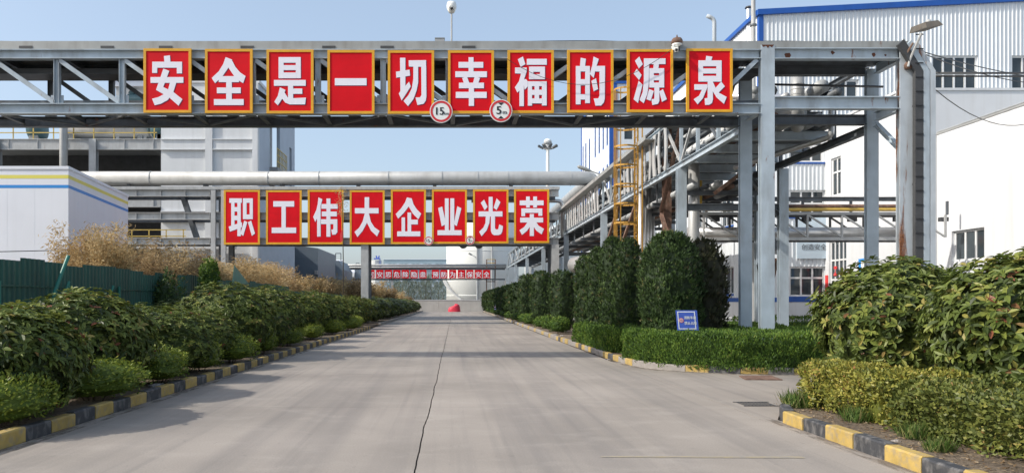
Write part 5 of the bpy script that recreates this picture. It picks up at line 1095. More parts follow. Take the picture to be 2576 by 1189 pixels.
# ------------------------------------------------------------------ planting
ORD = ['first', 'second', 'third', 'fourth', 'fifth', 'sixth', 'seventh', 'eighth', 'ninth', 'tenth', 'eleventh', 'twelfth', 'thirteenth', 'fourteenth', 'fifteenth', 'sixteenth', 'seventeenth', 'eighteenth', 'nineteenth', 'twentieth', 'twenty-first', 'twenty-second', 'twenty-third', 'twenty-fourth', 'twenty-fifth']
def perp(d):
    u = Vector((0, 0, 1)) if abs(d.z) < .9 else Vector((1, 0, 0))
    a = d.cross(u).normalized(); return a, a.cross(d)
def add_leaf(b, p, d, n, L, W, t, fine=True):
    s = d.cross(n).normalized() * W
    k = len(b.v); up = n * (W * .28); dr = Vector((0, 0, -L * .05))
    if fine:
        m1 = p + d * (L * .4); m2 = p + d * (L * .74) + dr * .4; tip = p + d * L + dr
        b.v += [tuple(q) for q in (p, m1 + s * .5 + up, m2 + s * .36 + up * .8, tip, m2 - s * .36 + up * .8, m1 - s * .5 + up, m1, m2)]
        b.f += [(k, k + 1, k + 6), (k + 6, k + 1, k + 2, k + 7), (k + 7, k + 2, k + 3), (k, k + 6, k + 5), (k + 6, k + 7, k + 4, k + 5), (k + 7, k + 3, k + 4)]
        b.t += [t] * 6; b.m += [0] * 6
    else:
        m = p + d * (L * .5); b.v += [tuple(p), tuple(m + s * .5), tuple(p + d * L), tuple(m - s * .5)]
        b.f.append((k, k + 1, k + 2, k + 3)); b.t.append(t); b.m.append(0)
def lumpy(a, z, seed, amp, f=1.6): return 1 + amp * noise.noise((math.cos(a) * f + seed, math.sin(a) * f, z * f * 1.5)) + amp * .5 * noise.noise((math.cos(a) * f * 2.7 + seed, math.sin(a) * f * 2.7, z * f * 3.7))
def dome_point(r, rx_, ry_, h, seed, amp=.16, lo=-.85):
    z = r.uniform(lo, 1) ; z = z if r.random() < .75 else r.uniform(.1, 1)
    a = r.uniform(0, 2 * math.pi); s = (1 - abs(z) ** 2.3) ** .5
    k = lumpy(a, z, seed, amp)
    base = Vector((rx_ * s * math.cos(a) * k, ry_ * s * math.sin(a) * k, h * .5 * (1 + z * (k if z > 0 else 1))))
    n = Vector((math.cos(a) * s / rx_, math.sin(a) * s / ry_, z * 2 / h)).normalized()
    return base, n, a, z
def dome_core(rx_, ry_, h, seed, f, m, amp=.16):
    b = MB(); nu, nv = 20, 10
    for j in range(nv + 1):
        z = -.9 + 1.9 * j / nv
        for i in range(nu):
            a = 2 * math.pi * i / nu; s = max(0, 1 - abs(min(z, 1)) ** 2.3) ** .5; k = lumpy(a, z, seed, amp) * f
            b.v.append((rx_ * s * math.cos(a) * k, ry_ * s * math.sin(a) * k, h * .5 * (1 + z * f)))
    for j in range(nv):
        for i in range(nu): b.f.append((j * nu + i, j * nu + (i + 1) % nu, (j + 1) * nu + (i + 1) % nu, (j + 1) * nu + i)); b.m.append(0); b.t.append(.3)
    return b
LEAF1 = MB(); add_leaf(LEAF1, Vector((0, 0, 0)), Vector((1, 0, 0)), Vector((0, 0, 1)), 1, .42, 0)
LEAF_ME = LEAF1.data('leaf', M['photinia_leaf'])
def photinia_mesh(seed, rx_, ry_, h, nwh, L, fine, singles=None, cam=None):
    r = random.Random(seed); b = dome_core(rx_, ry_, h, seed, .84, None); picks = []
    for _ in range(nwh):
        p, n, a, z = dome_point(r, rx_, ry_, h, seed)
        dep = r.uniform(.86, 1.03) if r.random() < .8 else r.uniform(.74, .9)
        p = Vector((p.x * dep, p.y * dep, h * .5 + (p.z - h * .5) * dep))
        ax = (n + Vector((r.uniform(-.35, .35), r.uniform(-.35, .35), .35 + r.uniform(-.3, .3)))).normalized()
        e1, e2 = perp(ax); k = r.choice((4, 5, 6)); a0 = r.uniform(0, 6.28); tb = min(.93, max(0, r.gauss(.47, .2) + .12 * n.z)); red = r.random() < .018
        for i in range(k):
            t = a0 + 6.283 * i / k + r.uniform(-.3, .3); el = r.uniform(-.05, .42)
            d = (e1 * math.cos(t) + e2 * math.sin(t)) * math.cos(el) + ax * math.sin(el); d.normalize()
            nn = (ax * math.cos(el) - (e1 * math.cos(t) + e2 * math.sin(t)) * math.sin(el)).normalized()
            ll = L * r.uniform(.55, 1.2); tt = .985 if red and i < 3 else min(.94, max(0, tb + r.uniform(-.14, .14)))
            if singles is not None: picks.append((p, d, nn, ll, ll * r.uniform(.36, .46), tt, dep, n))
            else: add_leaf(b, p, d, nn, ll, ll * r.uniform(.36, .46), tt, fine)
    if singles is not None:
        order = sorted(range(len(picks)), key=lambda i: -(picks[i][7].dot(cam) * .8 + picks[i][6] * 2 + .15 * r.random()))
        big = set(order[:singles])
        for i, q in enumerate(picks):
            if i not in big: add_leaf(b, *q[:6], fine)
        picks = [picks[i] for i in order[:singles]]
    return b, picks
def stems(parent, n, h, spread, seed, m='bark', r0=.02, name='stem'):
    r = random.Random(seed)
    for _ in range(n):
        a = r.uniform(0, 6.28); s = spread * r.uniform(.1, 1)
        b = MB(); b.tube([(s * .3 * math.cos(a), s * .3 * math.sin(a), -.06), (s * .6 * math.cos(a), s * .6 * math.sin(a), h * .4), (s * math.cos(a), s * math.sin(a), h)], [r0, r0 * .8, r0 * .4], 5)
        me = b.data(name, M[m]); o = bpy.data.objects.new(name, me); link(o, parent)
def child(parent, name, me, kind=None):
    o = bpy.data.objects.new(name, me); link(o, parent)
    if kind: o['kind'] = kind
    return o
SOIL = .115
def near_photinia(x, y, rx_, ry_, h, seed, nwh, L, label):
    o = thing('photinia_shrub', label, 'shrub', (x, y, SOIL), 'large photinia shrubs')
    camd = Vector((-x, -y, .3)).normalized()
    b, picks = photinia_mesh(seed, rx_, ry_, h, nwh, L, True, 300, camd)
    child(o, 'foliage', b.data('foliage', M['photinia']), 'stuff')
    stems(o, 6, h * .6, rx_ * .5, seed)
    for p, d, nn, ll, ww, tt, _, _ in picks:
        s = d.cross(nn).normalized(); q = bpy.data.objects.new('leaf', LEAF_ME); link(q, o)
        m = Matrix((d, -s, nn)).transposed().to_4x4(); m.translation = p
        q.matrix_basis = m @ Matrix.Diagonal((ll, ll, ll, 1))
    return o
near_photinia(7.12, 12.1, 1.16, 1.15, 2.12, 21, 2100, .13, 'big rounded photinia shrub at the corner of the near bed')
near_photinia(7.2, 9.3, 1.13, 1.1, 2.06, 22, 2100, .135, 'nearest big photinia shrub above the yellow-green hedge')
near_photinia(-5.8, 9.8, .98, 1.15, 1.40, 23, 1700, .128, 'photinia shrub nearest the camera along the striped kerb')
near_photinia(-6.05, 12.4, 1.05, 1.2, 1.60, 24, 1800, .128, 'second photinia shrub along the striped kerb with leafy round top')
# shared meshes for the shrubs further along
PM = [photinia_mesh(40 + k, 1.2, 1.2, 2.0, 1700, .105, True)[0].data('foliage', M['photinia']) for k in range(3)]
PF = [photinia_mesh(50 + k, 1.2, 1.2, 2.0, 900, .20, False)[0].data('foliage', M['photinia']) for k in range(2)]
row = [(-5.95, 15.2, 1.05, 1.45), (-6.0, 17.9, .95, 1.3), (-6.2, 20.8, 1.32, 2.0), (-5.9, 23.3, .9, 1.45), (-6.15, 25.6, 1.15, 2.05), (-6.3, 29.6, 1.2, 1.85), (-6.2, 34.0, 1.2, 2.0), (-6.25, 38.6, 1.15, 1.85), (-6.05, 43, 1.2, 1.8),
       (-6.0, 47.4, 1.2, 1.85), (-5.95, 51.8, 1.2, 1.75), (-5.95, 56.5, 1.3, 1.85), (-5.9, 61.5, 1.3, 1.8), (-5.85, 66.5, 1.4, 1.75), (-5.8, 72, 1.4, 1.8), (-5.8, 78, 1.5, 1.75), (-5.75, 84, 1.5, 1.7), (-5.7, 90.5, 1.5, 1.75), (-5.65, 97, 1.5, 1.7), (-5.6, 103.5, 1.4, 1.65), (-5.55, 109, 1.3, 1.55)]
rv = random.Random(8)
for i, (x, y, r_, h) in enumerate(row):
    o = thing('photinia_shrub', f'{ORD[i + 2]} photinia shrub along the kerb, counted from the camera', 'shrub', (x, y, SOIL), 'large photinia shrubs')
    o.scale = (r_ / 1.2, r_ / 1.2 * (1.25 if y > 45 else 1.15), h / 2.1); o.rotation_euler.z = rv.uniform(0, 6.28) if y < 45 else rv.choice((0, 3.14))
    child(o, 'foliage', PM[i % 3] if y < 50 else PF[i % 2]); stems(o, 4, 1.2, .6, i)
# filler shrubs behind, against the fence
for i, (x, y, s) in enumerate([(-7.9, 17.6, 1.3), (-8.0, 22.6, 1.5), (-7.8, 27.5, 1.5), (-8.0, 32.5, 1.5), (-7.6, 37, 1.5), (-7.7, 43, 1.5), (-7.5, 50, 1.6)]):
    o = thing('photinia_shrub', f'{ORD[i]} shrub of the rear row between the kerb shrubs and the fence', 'shrub', (x, y, SOIL), 'rear shrubs by the fence')
    o.scale = (1, 1.3, s / 2.0); o.rotation_euler.z = rv.uniform(0, 6.28); child(o, 'foliage', PM[i % 3]); stems(o, 4, 1.2, .6, i)

def small_leaf_dome(seed, rx_, ry_, h, n, L, m, amp=.2):
    r = random.Random(seed); b = dome_core(rx_, ry_, h, seed, .82, None, amp)
    for _ in range(n):
        p, nn, a, z = dome_point(r, rx_, ry_, h, seed, amp, -.7); dep = r.uniform(.8, 1.05)
        p = Vector((p.x * dep, p.y * dep, h * .5 + (p.z - h * .5) * dep))
        d = (nn * .6 + Vector((r.uniform(-1, 1), r.uniform(-1, 1), r.uniform(-.2, 1)))).normalized()
        ax = (nn + Vector((r.uniform(-.5, .5),) * 3)).normalized()
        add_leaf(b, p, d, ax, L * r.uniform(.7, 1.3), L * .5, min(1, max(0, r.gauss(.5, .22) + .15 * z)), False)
    return b.data('foliage', M[m])
EM = [small_leaf_dome(60 + k, .62, .62, .74, 2600, .055, 'euonymus_g') for k in range(2)]
eu = [(-5.32, 8.9, .95, .85), (-5.34, 11.3, 1.1, .85), (-5.33, 13.7, 1.05, .88), (-5.32, 16.0, .9, .88), (-5.3, 18.2, 1.0, .92), (-5.35, 21.4, .8, .95), (-5.35, 25, .9, .9), (-5.3, 29, .9, .9), (-5.25, 33.5, .9, .9), (-5.2, 38.3, 1.0, .95), (-5.2, 40.8, .9, .95)]
for i, (x, y, s, h) in enumerate(eu):
    o = thing('euonymus_shrub', f'{ORD[i]} low yellow-green shrub at the foot of the photinia row, from the camera', 'shrub', (x, y, SOIL), 'low shrubs beside the striped kerb')
    o.scale = (s * .82, s * 1.1, h); o.rotation_euler.z = rv.uniform(0, 6.28); child(o, 'foliage', EM[i % 2]); stems(o, 5, .4, .4, i, 'bark', .012)

# hedges: footprint polygons with leaf or spray cover
def inside(x, y, P):
    c = False
    for (x0, y0), (x1, y1) in zip(P, P[1:] + P[:1]):
        if (y0 > y) != (y1 > y) and x < (x1 - x0) * (y - y0) / (y1 - y0) + x0: c = not c
    return c
def edge_dist(x, y, P):
    best = 9
    for (x0, y0), (x1, y1) in zip(P, P[1:] + P[:1]):
        dx, dy = x1 - x0, y1 - y0; t = max(0, min(1, ((x - x0) * dx + (y - y0) * dy) / (dx * dx + dy * dy))); best = min(best, math.hypot(x - x0 - t * dx, y - y0 - t * dy))
    return best
def hedge_mesh(P, h, dt, ds, L, W, seed, style, amp=.06, rnd_=.14, z0=0):
    r = random.Random(seed); b = MB()
    xs, ys = [p[0] for p in P], [p[1] for p in P]; area = 0
    cx_, cy_ = sum(xs) / len(xs), sum(ys) / len(ys)
    ar = abs(sum(a[0] * c[1] - c[0] * a[1] for a, c in zip(P, P[1:] + P[:1]))) / 2
    def H(x, y):
        e = edge_dist(x, y, P); k = h + amp * noise.noise((x * 1.1, y * 1.1, seed)) + amp * .6 * noise.noise((x * 3.1, y * 3.1, seed))
        return k - (max(0, rnd_ - e) ** 2 / rnd_ * .9)
    def put(p, n):
        if style == 'spray':
            d = (Vector((0, 0, 1)) * r.uniform(.5, 1.1) + n * r.uniform(.1, .8) + Vector((r.uniform(-.5, .5), r.uniform(-.5, .5), 0))).normalized()
            t = min(1, max(0, r.gauss(.5, .2) + .3 * noise.noise((p.x * 1.3, p.y * 1.3, p.z * 1.3)) + .15 * noise.noise((p.x * 5, p.y * 5, p.z * 5))))
        else:
            d = (n * .5 + Vector((r.uniform(-1, 1), r.uniform(-1, 1), r.uniform(-.3, .9)))).normalized()
            t = min(1, max(0, r.gauss(.48, .2) + .22 * noise.noise((p.x * 1.7, p.y * 1.7, p.z * 2))))
        ax = (n + Vector((r.uniform(-.6, .6), r.uniform(-.6, .6), r.uniform(-.2, .6)))).normalized()
        if abs(ax.dot(d)) > .97: return
        add_leaf(b, p, d, ax, L * r.uniform(.6, 1.4), W * r.uniform(.8, 1.2), t, False)
    n_ = int(ar * dt); k = 0
    while k < n_:
        x, y = r.uniform(min(xs), max(xs)), r.uniform(min(ys), max(ys))
        if inside(x, y, P): put(Vector((x, y, z0 + H(x, y) - r.uniform(.0, .07))), Vector((0, 0, 1))); k += 1
    for (x0, y0), (x1, y1) in zip(P, P[1:] + P[:1]):
        ln = math.hypot(x1 - x0, y1 - y0); nn = Vector((y1 - y0, x0 - x1, 0)).normalized()
        if (Vector(((x0 + x1) / 2 - cx_, (y0 + y1) / 2 - cy_, 0))).dot(nn) < 0: nn = -nn
        for _ in range(int(ln * h * ds)):
            t = r.random(); v = r.random() ** .8; z = z0 + v * h * .97
            x, y = x0 + (x1 - x0) * t, y0 + (y1 - y0) * t
            o_ = amp * 1.3 * noise.noise((x * 2, y * 2, z * 2 + seed)) + amp * .8 * noise.noise((x * 5, y * 5, z * 5)) - max(0, v - .8) ** 2 * 2.2 - .05 * (1 - v) - r.uniform(0, .07)
            put(Vector((x, y, z)) + nn * o_, (nn + Vector((0, 0, .25 + .6 * max(0, v - .7)))).normalized())
    ins = [(x + (cx_ - x) * min(.9, .30 / max(.2, math.hypot(cx_ - x, cy_ - y))), y + (cy_ - y) * min(.9, .30 / max(.2, math.hypot(cx_ - x, cy_ - y)))) for x, y in P]
    k0 = len(b.f); b.prism([(x, y, z0 + .04) for x, y in ins], (0, 0, h - .24)); b.t += [.25] * (len(b.f) - k0)
    return b
def hedge(P, h, dt, ds, L, W, seed, style, m, label, cat='hedge', group=None, amp=.06, z=SOIL):
    b = hedge_mesh(P, h, dt, ds, L, W, seed, style, amp, z0=z)
    o = thing('clipped_hedge', label, cat, (sum(p[0] for p in P) / len(P), sum(p[1] for p in P) / len(P), z), group)
    b.build('foliage', M[m], o)
    r = random.Random(seed)
    for k in range(6):
        i = r.randrange(len(P)); a, c = P[i], P[(i + 1) % len(P)]; t = r.random()
        x, y = a[0] + (c[0] - a[0]) * t, a[1] + (c[1] - a[1]) * t; cx_, cy_ = sum(p[0] for p in P) / len(P), sum(p[1] for p in P) / len(P)
        x += (cx_ - x) * .25; y += (cy_ - y) * .25
        q = MB(); q.tube([(x, y, z - .05), (x + .02, y, z + h * .5)], .012, 5); q.build('stem', M['bark'], o)
    return o
hedge([(4.46, 19.6), (4.62, 18.1), (5.15, 17.3), (6.1, 16.62), (7.2, 16.38), (9.9, 16.34), (10.4, 18.2), (10.2, 26.8), (6.3, 27.2), (5.3, 24.6), (5.0, 21.5)], .80, 1300, 2300, .072, .024, 71, 'spray', 'low_juniper', 'wide clipped green hedge around the blue sign on the island bed', amp=.09, z=.03)
hedge([(4.45, 21.8), (4.9, 21.5), (5.5, 24.4), (6.2, 27.2), (5.6, 28.2), (4.46, 27.6)], .74, 1000, 1700, .075, .028, 72, 'spray', 'low_juniper', 'narrow clipped hedge block at the road edge of the island bed', amp=.10, z=.04)
hedge([(13, 33.5), (18.3, 33.5), (18.3, 35), (13, 35)], .75, 160, 260, .12, .04, 73, 'spray', 'low_juniper', 'low strip of hedge at the foot of the white hall')
hedge([(5.05, 8.75), (5.0, 9.8), (4.92, 10.55), (5.05, 11.05), (5.65, 11.3), (6.3, 11.0), (6.2, 8.75)], .60, 2600, 2400, .05, .03, 74, 'leaf', 'euonymus', 'yellow-green clipped euonymus hedge at the kerb corner', group='euonymus hedges in the near bed', amp=.13)
hedge([(5.15, 5.6), (5.1, 7.2), (5.08, 8.66), (6.25, 8.66), (6.3, 5.6)], .60, 1800, 2400, .05, .03, 75, 'leaf', 'euonymus_mid', 'greener euonymus hedge running on towards the camera', group='euonymus hedges in the near bed', amp=.13)

# conifers clipped to columns
def column_crown(seed, n, L=.10, W=.035, top=.30, amp=.10, base=.78):
    r = random.Random(seed); b = MB(); nu, nv = 18, 16
    def prof(z):
        k = base + (1 - base) * min(1, z / .35)
        if z > 1 - top: k *= max(0, 1 - ((z - (1 - top)) / top) ** 2.2) ** .5
        return k
    for j in range(nv + 1):
        z = j / nv
        for i in range(nu):
            a = 6.283 * i / nu; k = prof(z) * lumpy(a, z * 2, seed, amp, 1.8) * .86
            b.v.append((k * math.cos(a), k * math.sin(a), z * .97))
    for j in range(nv):
        for i in range(nu): b.f.append((j * nu + i, j * nu + (i + 1) % nu, (j + 1) * nu + (i + 1) % nu, (j + 1) * nu + i)); b.m.append(0); b.t.append(.1)
    return b, prof, r
def conifer_mesh(seed, rad, h, n, L, W, m, top=.3, amp=.10, base=.78):
    b, prof, r = column_crown(seed, n, L, W, top, amp, base)
    b.v = [(x * rad, y * rad, .1 + z * (h - .1)) for x, y, z in b.v]
    for _ in range(n // 7):
        z = r.random() ** .92; a = r.uniform(0, 6.283); k = prof(z) * lumpy(a, z * 2, seed, amp, 1.8) * r.uniform(.88, 1.0)
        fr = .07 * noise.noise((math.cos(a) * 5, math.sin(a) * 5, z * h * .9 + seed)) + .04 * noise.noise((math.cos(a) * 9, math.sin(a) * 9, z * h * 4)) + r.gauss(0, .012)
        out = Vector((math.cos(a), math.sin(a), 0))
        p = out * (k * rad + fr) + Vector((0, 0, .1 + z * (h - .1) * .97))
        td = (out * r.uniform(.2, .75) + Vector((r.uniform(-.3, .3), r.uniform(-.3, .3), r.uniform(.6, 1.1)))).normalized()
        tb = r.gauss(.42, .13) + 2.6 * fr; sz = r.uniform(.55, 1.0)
        if r.random() < .03: tb = 1.0
        for _ in range(7):
            d = (td + Vector((r.gauss(0, .38), r.gauss(0, .38), r.gauss(0, .25)))).normalized()
            ax = (out + Vector((r.uniform(-.7, .7), r.uniform(-.7, .7), r.uniform(-.3, .5)))).normalized()
            if abs(ax.dot(d)) > .97: continue
            q = p + Vector((r.gauss(0, .02), r.gauss(0, .02), r.gauss(0, .02)))
            add_leaf(b, q, d, ax, L * sz * r.uniform(.7, 1.5), W * r.uniform(.7, 1.3), min(1, max(0, tb + r.gauss(0, .08))), False)
    return b.data('crown', M[m])
TRK = MB().tube([(0, 0, -.1), (0, 0, .5), (.03, 0, 1.4)], [.07, .06, .03], 8).data('trunk', M['bark'])
def conifer(x, y, label, me, sc=(1, 1, 1), rot=0, group='clipped conifers on the island bed', name='clipped_conifer'):
    o = thing(name, label, 'tree', (x, y, SOIL), group); o.scale = sc; o.rotation_euler.z = rot
    child(o, 'crown', me); child(o, 'trunk', TRK); return o
big = conifer_mesh(81, .80, 3.36, 20000, .12, .030, 'juniper', .38, .17, .84)
conifer(5.82, 20.0, 'broadest round-topped juniper standing behind the blue sign', big)
conifer(7.0, 20.9, 'dull half-dry juniper leaning against the broadest one', conifer_mesh(82, .62, 3.25, 5000, .15, .05, 'juniper_dry', .45, .18, .7))
CM = [conifer_mesh(83 + k, .40, 3.3, 7500, .11, .034, 'juniper', .22, .13, .88) for k in range(3)]
tall = [(5.5, 23.4, 1.02, 'tall clipped juniper column next to the broadest one'), (5.40, 25.2, 1.08, 'second tall juniper column from the broadest one'), (5.30, 27.1, 1.02, 'third tall juniper column from the broadest one'), (5.2, 29.0, .97, 'last and lowest of the four tall juniper columns')]
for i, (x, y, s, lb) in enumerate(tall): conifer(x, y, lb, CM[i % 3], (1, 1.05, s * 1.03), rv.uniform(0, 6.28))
CM2 = [conifer_mesh(90 + k, .66, 2.9, 4800, .14, .04, 'juniper', .22, .11, .66) for k in range(2)]
for i, (x, y, h, lb) in enumerate([(5.35, 36.0, 3.1, 'nearest of three rounded junipers beyond the gap'), (5.3, 44.0, 3.4, 'middle one of three rounded junipers beyond the gap'), (5.25, 51.5, 3.5, 'farthest of three rounded junipers beyond the gap')]):
    conifer(x, y, lb, CM2[i % 2], (1, 1, h / 3.0), rv.uniform(0, 6.28), 'rounded junipers beyond the gap')
CM3 = [conifer_mesh(95 + k, .95, 2.9, 2200, .22, .08, 'juniper', .2, .08, .8) for k in range(2)]
yy = 57.5; i = 0
while yy < 114:
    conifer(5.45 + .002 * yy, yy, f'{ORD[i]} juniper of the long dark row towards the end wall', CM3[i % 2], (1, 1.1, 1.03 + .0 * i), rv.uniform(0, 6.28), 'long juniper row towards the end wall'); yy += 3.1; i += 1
LB = [small_leaf_dome(100 + k, .5, .5, .8, 1500, .08, 'low_juniper', .12) for k in range(2)]
for i, (x, y, s, h) in enumerate([(4.95, 34.4, 1.0, .95), (4.95, 37.4, 1.0, 1.0), (4.98, 41, 1.0, .8), (5.0, 46.5, 1.1, .9), (5.02, 50, 1.1, .8), (5.05, 56, 1.2, .8), (5.08, 62, 1.3, .8), (5.1, 69, 1.3, .8), (5.15, 77, 1.4, .8), (5.2, 86, 1.4, .8), (5.25, 96, 1.5, .8)]):
    o = thing('hedge_ball', f'{ORD[i]} low hedge mound at the road edge below the junipers', 'shrub', (x, y, SOIL), 'low hedge mounds below the junipers'); o.scale = (s * .9, s * (1.2 if y < 50 else 2.6), h); child(o, 'foliage', LB[i % 2]); stems(o, 3, .3, .3, i, 'bark', .012)

# dry bamboo behind the fence
def bamboo_mesh(seed, h, spread, ns, nl, m, L=.30, W=.035):
    r = random.Random(seed); b = MB()
    for _ in range(ns):
        a = r.uniform(0, 6.283); s = spread * r.random() ** .6; lean = r.uniform(.1, .5); hh = h * r.uniform(.62, 1.0); a2 = a + r.uniform(-.8, .8)
        pts = [Vector((s * .75 * math.cos(a) + lean * t * t * math.cos(a2) * hh * .35, s * .75 * math.sin(a) + lean * t * t * math.sin(a2) * hh * .35, hh * t * (1 - .08 * lean * t))) for t in (0, .25, .5, .75, 1)]
        k0 = len(b.f); b.tube(pts, [.012, .011, .009, .006, .002], 4, False); b.t += [r.uniform(.2, .6)] * (len(b.f) - k0)
        tb = r.gauss(.5, .16)
        for _ in range(nl):
            t = .12 + .88 * r.random() ** .75; i = min(3, int(t * 4)); p = pts[i].lerp(pts[i + 1], t * 4 - i)
            p = p + Vector((r.gauss(0, .16), r.gauss(0, .16), r.gauss(0, .08)))
            d = Vector((r.uniform(-1, 1), r.uniform(-1, 1), r.uniform(-.9, .6))).normalized()
            ax = Vector((r.uniform(-1, 1), r.uniform(-1, 1), r.uniform(.0, 1))).normalized()
            if abs(ax.dot(d)) > .95: continue
            add_leaf(b, p, d, ax, L * r.uniform(.5, 1.2), W * r.uniform(.7, 1.3), min(1 if r.random() < .04 else .95, max(0, tb + r.gauss(0, .16))), False)
    return b.data('foliage', M[m])
BM = [bamboo_mesh(110 + k, 4.0, 1.7, 64, 380, 'dry_brown' if k == 1 else 'dry', .20, .036) for k in range(4)]
BF = [bamboo_mesh(120 + k, 4.0, 1.8, 50, 120, 'dry_brown' if k == 1 else 'dry', .42, .08) for k in range(2)]
bam = [(-10.95, 23.2, 4.1, 0), (-11.0, 25.6, 3.75, 1), (-11.4, 28.0, 3.9, 2), (-11.1, 30.2, 3.7, 1), (-11.2, 32.2, 3.3, 0), (-11.4, 34.8, 3.5, 2), (-11.2, 37.6, 3.8, 3), (-11.4, 40.5, 3.6, 0), (-11.2, 43.6, 3.8, 2), (-11.3, 47, 4.0, 3), (-11.2, 51, 3.4, 0), (-11.0, 55.5, 3.3, 2), (-11.0, 60.5, 3.5, 3), (-10.8, 66, 3.6, 0), (-10.6, 72, 3.9, 1), (-9.6, 78, 3.9, 1), (-9.0, 84, 3.9, 0), (-8.2, 91, 3.5, 1), (-7.6, 98, 2.9, 0), (-7.0, 105, 2.4, 1)]
for i, (x, y, h, k) in enumerate(bam):
    o = thing('dry_bamboo', f'{ORD[i]} clump of withered tan bamboo along the fence, from the striped cabin', 'bamboo', (x, y, .1), 'withered bamboo behind the fence')
    o.scale = (.72 if y < 24 else 1, .8 if y < 24 else 1.15 if y < 45 else 1.6, h / 4.0); o.rotation_euler.z = rv.uniform(0, 6.28) if y < 45 else rv.uniform(-.3, .3); child(o, 'foliage', BM[k] if y < 50 else BF[k % 2])
# lone dry reed with a scrap of red flag
o = thing('tall_reed', 'tall thin dry reed pole with a red rag before the third board', 'reed', (-6.28, 44, 0))
part(o, 'stalk', 'twig', lambda b: b.tube([(-6.25, 44, 0), (-6.24, 44, 4), (-6.3, 44, 7.4), (-6.36, 44, 8.2)], [.035, .03, .02, .01], 6))
r = random.Random(4); b = MB()
for _ in range(260):
    t = r.random(); p = Vector((-6.3 + r.gauss(.0, .16), 44 + r.gauss(0, .15), 6.6 + 1.6 * t)); dd = Vector((r.uniform(-1, 1), r.uniform(-1, 1), r.uniform(-1, .4))).normalized()
    add_leaf(b, p, dd, Vector((r.uniform(-1, 1), .3, .8)).normalized(), .2, .035, r.uniform(.2, .9), False)
b.build('plume', M['dry'], o)
part(o, 'rag', 'couplet', lambda b: b.prism([(-6.24, 43.98, 5.9), (-6.42, 43.97, 5.5), (-6.40, 43.97, 5.0), (-6.26, 43.98, 5.1)], (0, .02, 0)))
# slim evergreen and bare creeper beside the fence
o = thing('slim_evergreen', 'small slim evergreen sticking up above the green fence', 'tree', (-8.35, 26.2, .1))
child(o, 'crown', small_leaf_dome(131, .32, .32, 1.2, 900, .10, 'low_juniper', .3)).location = (0, 0, 1.75)
child(o, 'trunk', MB().tube([(0, 0, -.1), (.03, 0, 1.9)], [.04, .025], 6).data('trunk', M['bark']))
o = thing('dark_creeper', 'dark leafy creeper hanging over the fence gap', 'creeper', (-8.75, 23.3, .1))
child(o, 'foliage', small_leaf_dome(132, .5, .6, 2.3, 1500, .11, 'juniper', .35)); stems(o, 3, 1.5, .3, 3)
# hazy bare trees beyond the end wall
def bare_mesh(seed):
    r = random.Random(seed); b = MB()
    for _ in range(900):
        z = r.random(); a = r.uniform(0, 6.283); s = 1.5 * (1 - abs(z - .45) * 1.3) * r.random() ** .5
        p = Vector((s * math.cos(a), s * math.sin(a), 1 + 5.6 * z)); d = Vector((math.cos(a) * .4 + r.uniform(-.3, .3), math.sin(a) * .4, 1)).normalized()
        add_leaf(b, p, d, Vector((r.uniform(-1, 1), -.6, .2)).normalized(), .7, .05, r.random(), False)
    return b.data('crown', M['bare'])
BT = [bare_mesh(140 + k) for k in range(3)]
BTR = MB().tube([(0, 0, 0), (0, 0, 5)], [.12, .04], 6).data('trunk', M['bark'])
for i in range(10):
    x = wx(985 + 14.5 * i + rv.uniform(-3, 3), 150)
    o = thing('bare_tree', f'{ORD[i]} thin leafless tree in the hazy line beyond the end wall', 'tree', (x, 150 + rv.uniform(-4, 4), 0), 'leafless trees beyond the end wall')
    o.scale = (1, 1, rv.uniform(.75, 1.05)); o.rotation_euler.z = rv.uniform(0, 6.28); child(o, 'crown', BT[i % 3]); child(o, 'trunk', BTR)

# grass tufts, litter, small stones
def tuft_mesh(seed, n, s, h):
    r = random.Random(seed); b = MB()
    for _ in range(n):
        a = r.uniform(0, 6.283); q = s * r.random() ** .6; d = Vector((r.uniform(-.6, .6), r.uniform(-.6, .6), 1)).normalized()
        add_leaf(b, Vector((q * math.cos(a), q * math.sin(a), 0)), d, Vector((math.cos(a), math.sin(a), .2)).normalized(), h * r.uniform(.5, 1.2), .012, r.random(), False)
    return b.data('grass_blades', M['grass'])
TM = [tuft_mesh(150 + k, 500, .22, .2) for k in range(3)]
for i, (x, y, s, lb) in enumerate([(4.93, 10.62, 1.25, 'green grass tuft at the rounded kerb corner'), (5.05, 9.35, 1.0, 'grass tuft under the yellow-green hedge'), (5.06, 8.2, .9, 'grass tuft where the two low hedges meet'), (4.85, 7.5, .7, 'thin grass tuft close behind the striped kerb'), (4.9, 20.4, .8, 'ragged grass tuft at the island kerb')]):
    o = thing('grass_tuft', lb, 'grass', (x, y, SOIL), 'grass tufts in the beds'); o.scale = (s, s, s); child(o, 'blades', TM[i % 3], 'stuff')
r = random.Random(9); b = MB()
for _ in range(1500):
    if r.random() < .6: x, y = r.uniform(4.54, 5.4), r.uniform(6, 10.8)
    else: x, y = r.uniform(-5.6, -4.98), r.uniform(7.5, 40)
    d = Vector((r.uniform(-1, 1), r.uniform(-1, 1), r.uniform(-.1, .25))).normalized(); add_leaf(b, Vector((x, y, SOIL + r.uniform(.004, .025))), d, Vector((r.uniform(-.4, .4), r.uniform(-.4, .4), 1)).normalized(), r.uniform(.03, .06), .022, r.random(), False)
b.build('fallen_leaves', M['litter'], kind='stuff', label='dry fallen leaves and twigs scattered on the bed soil', cat='leaves')
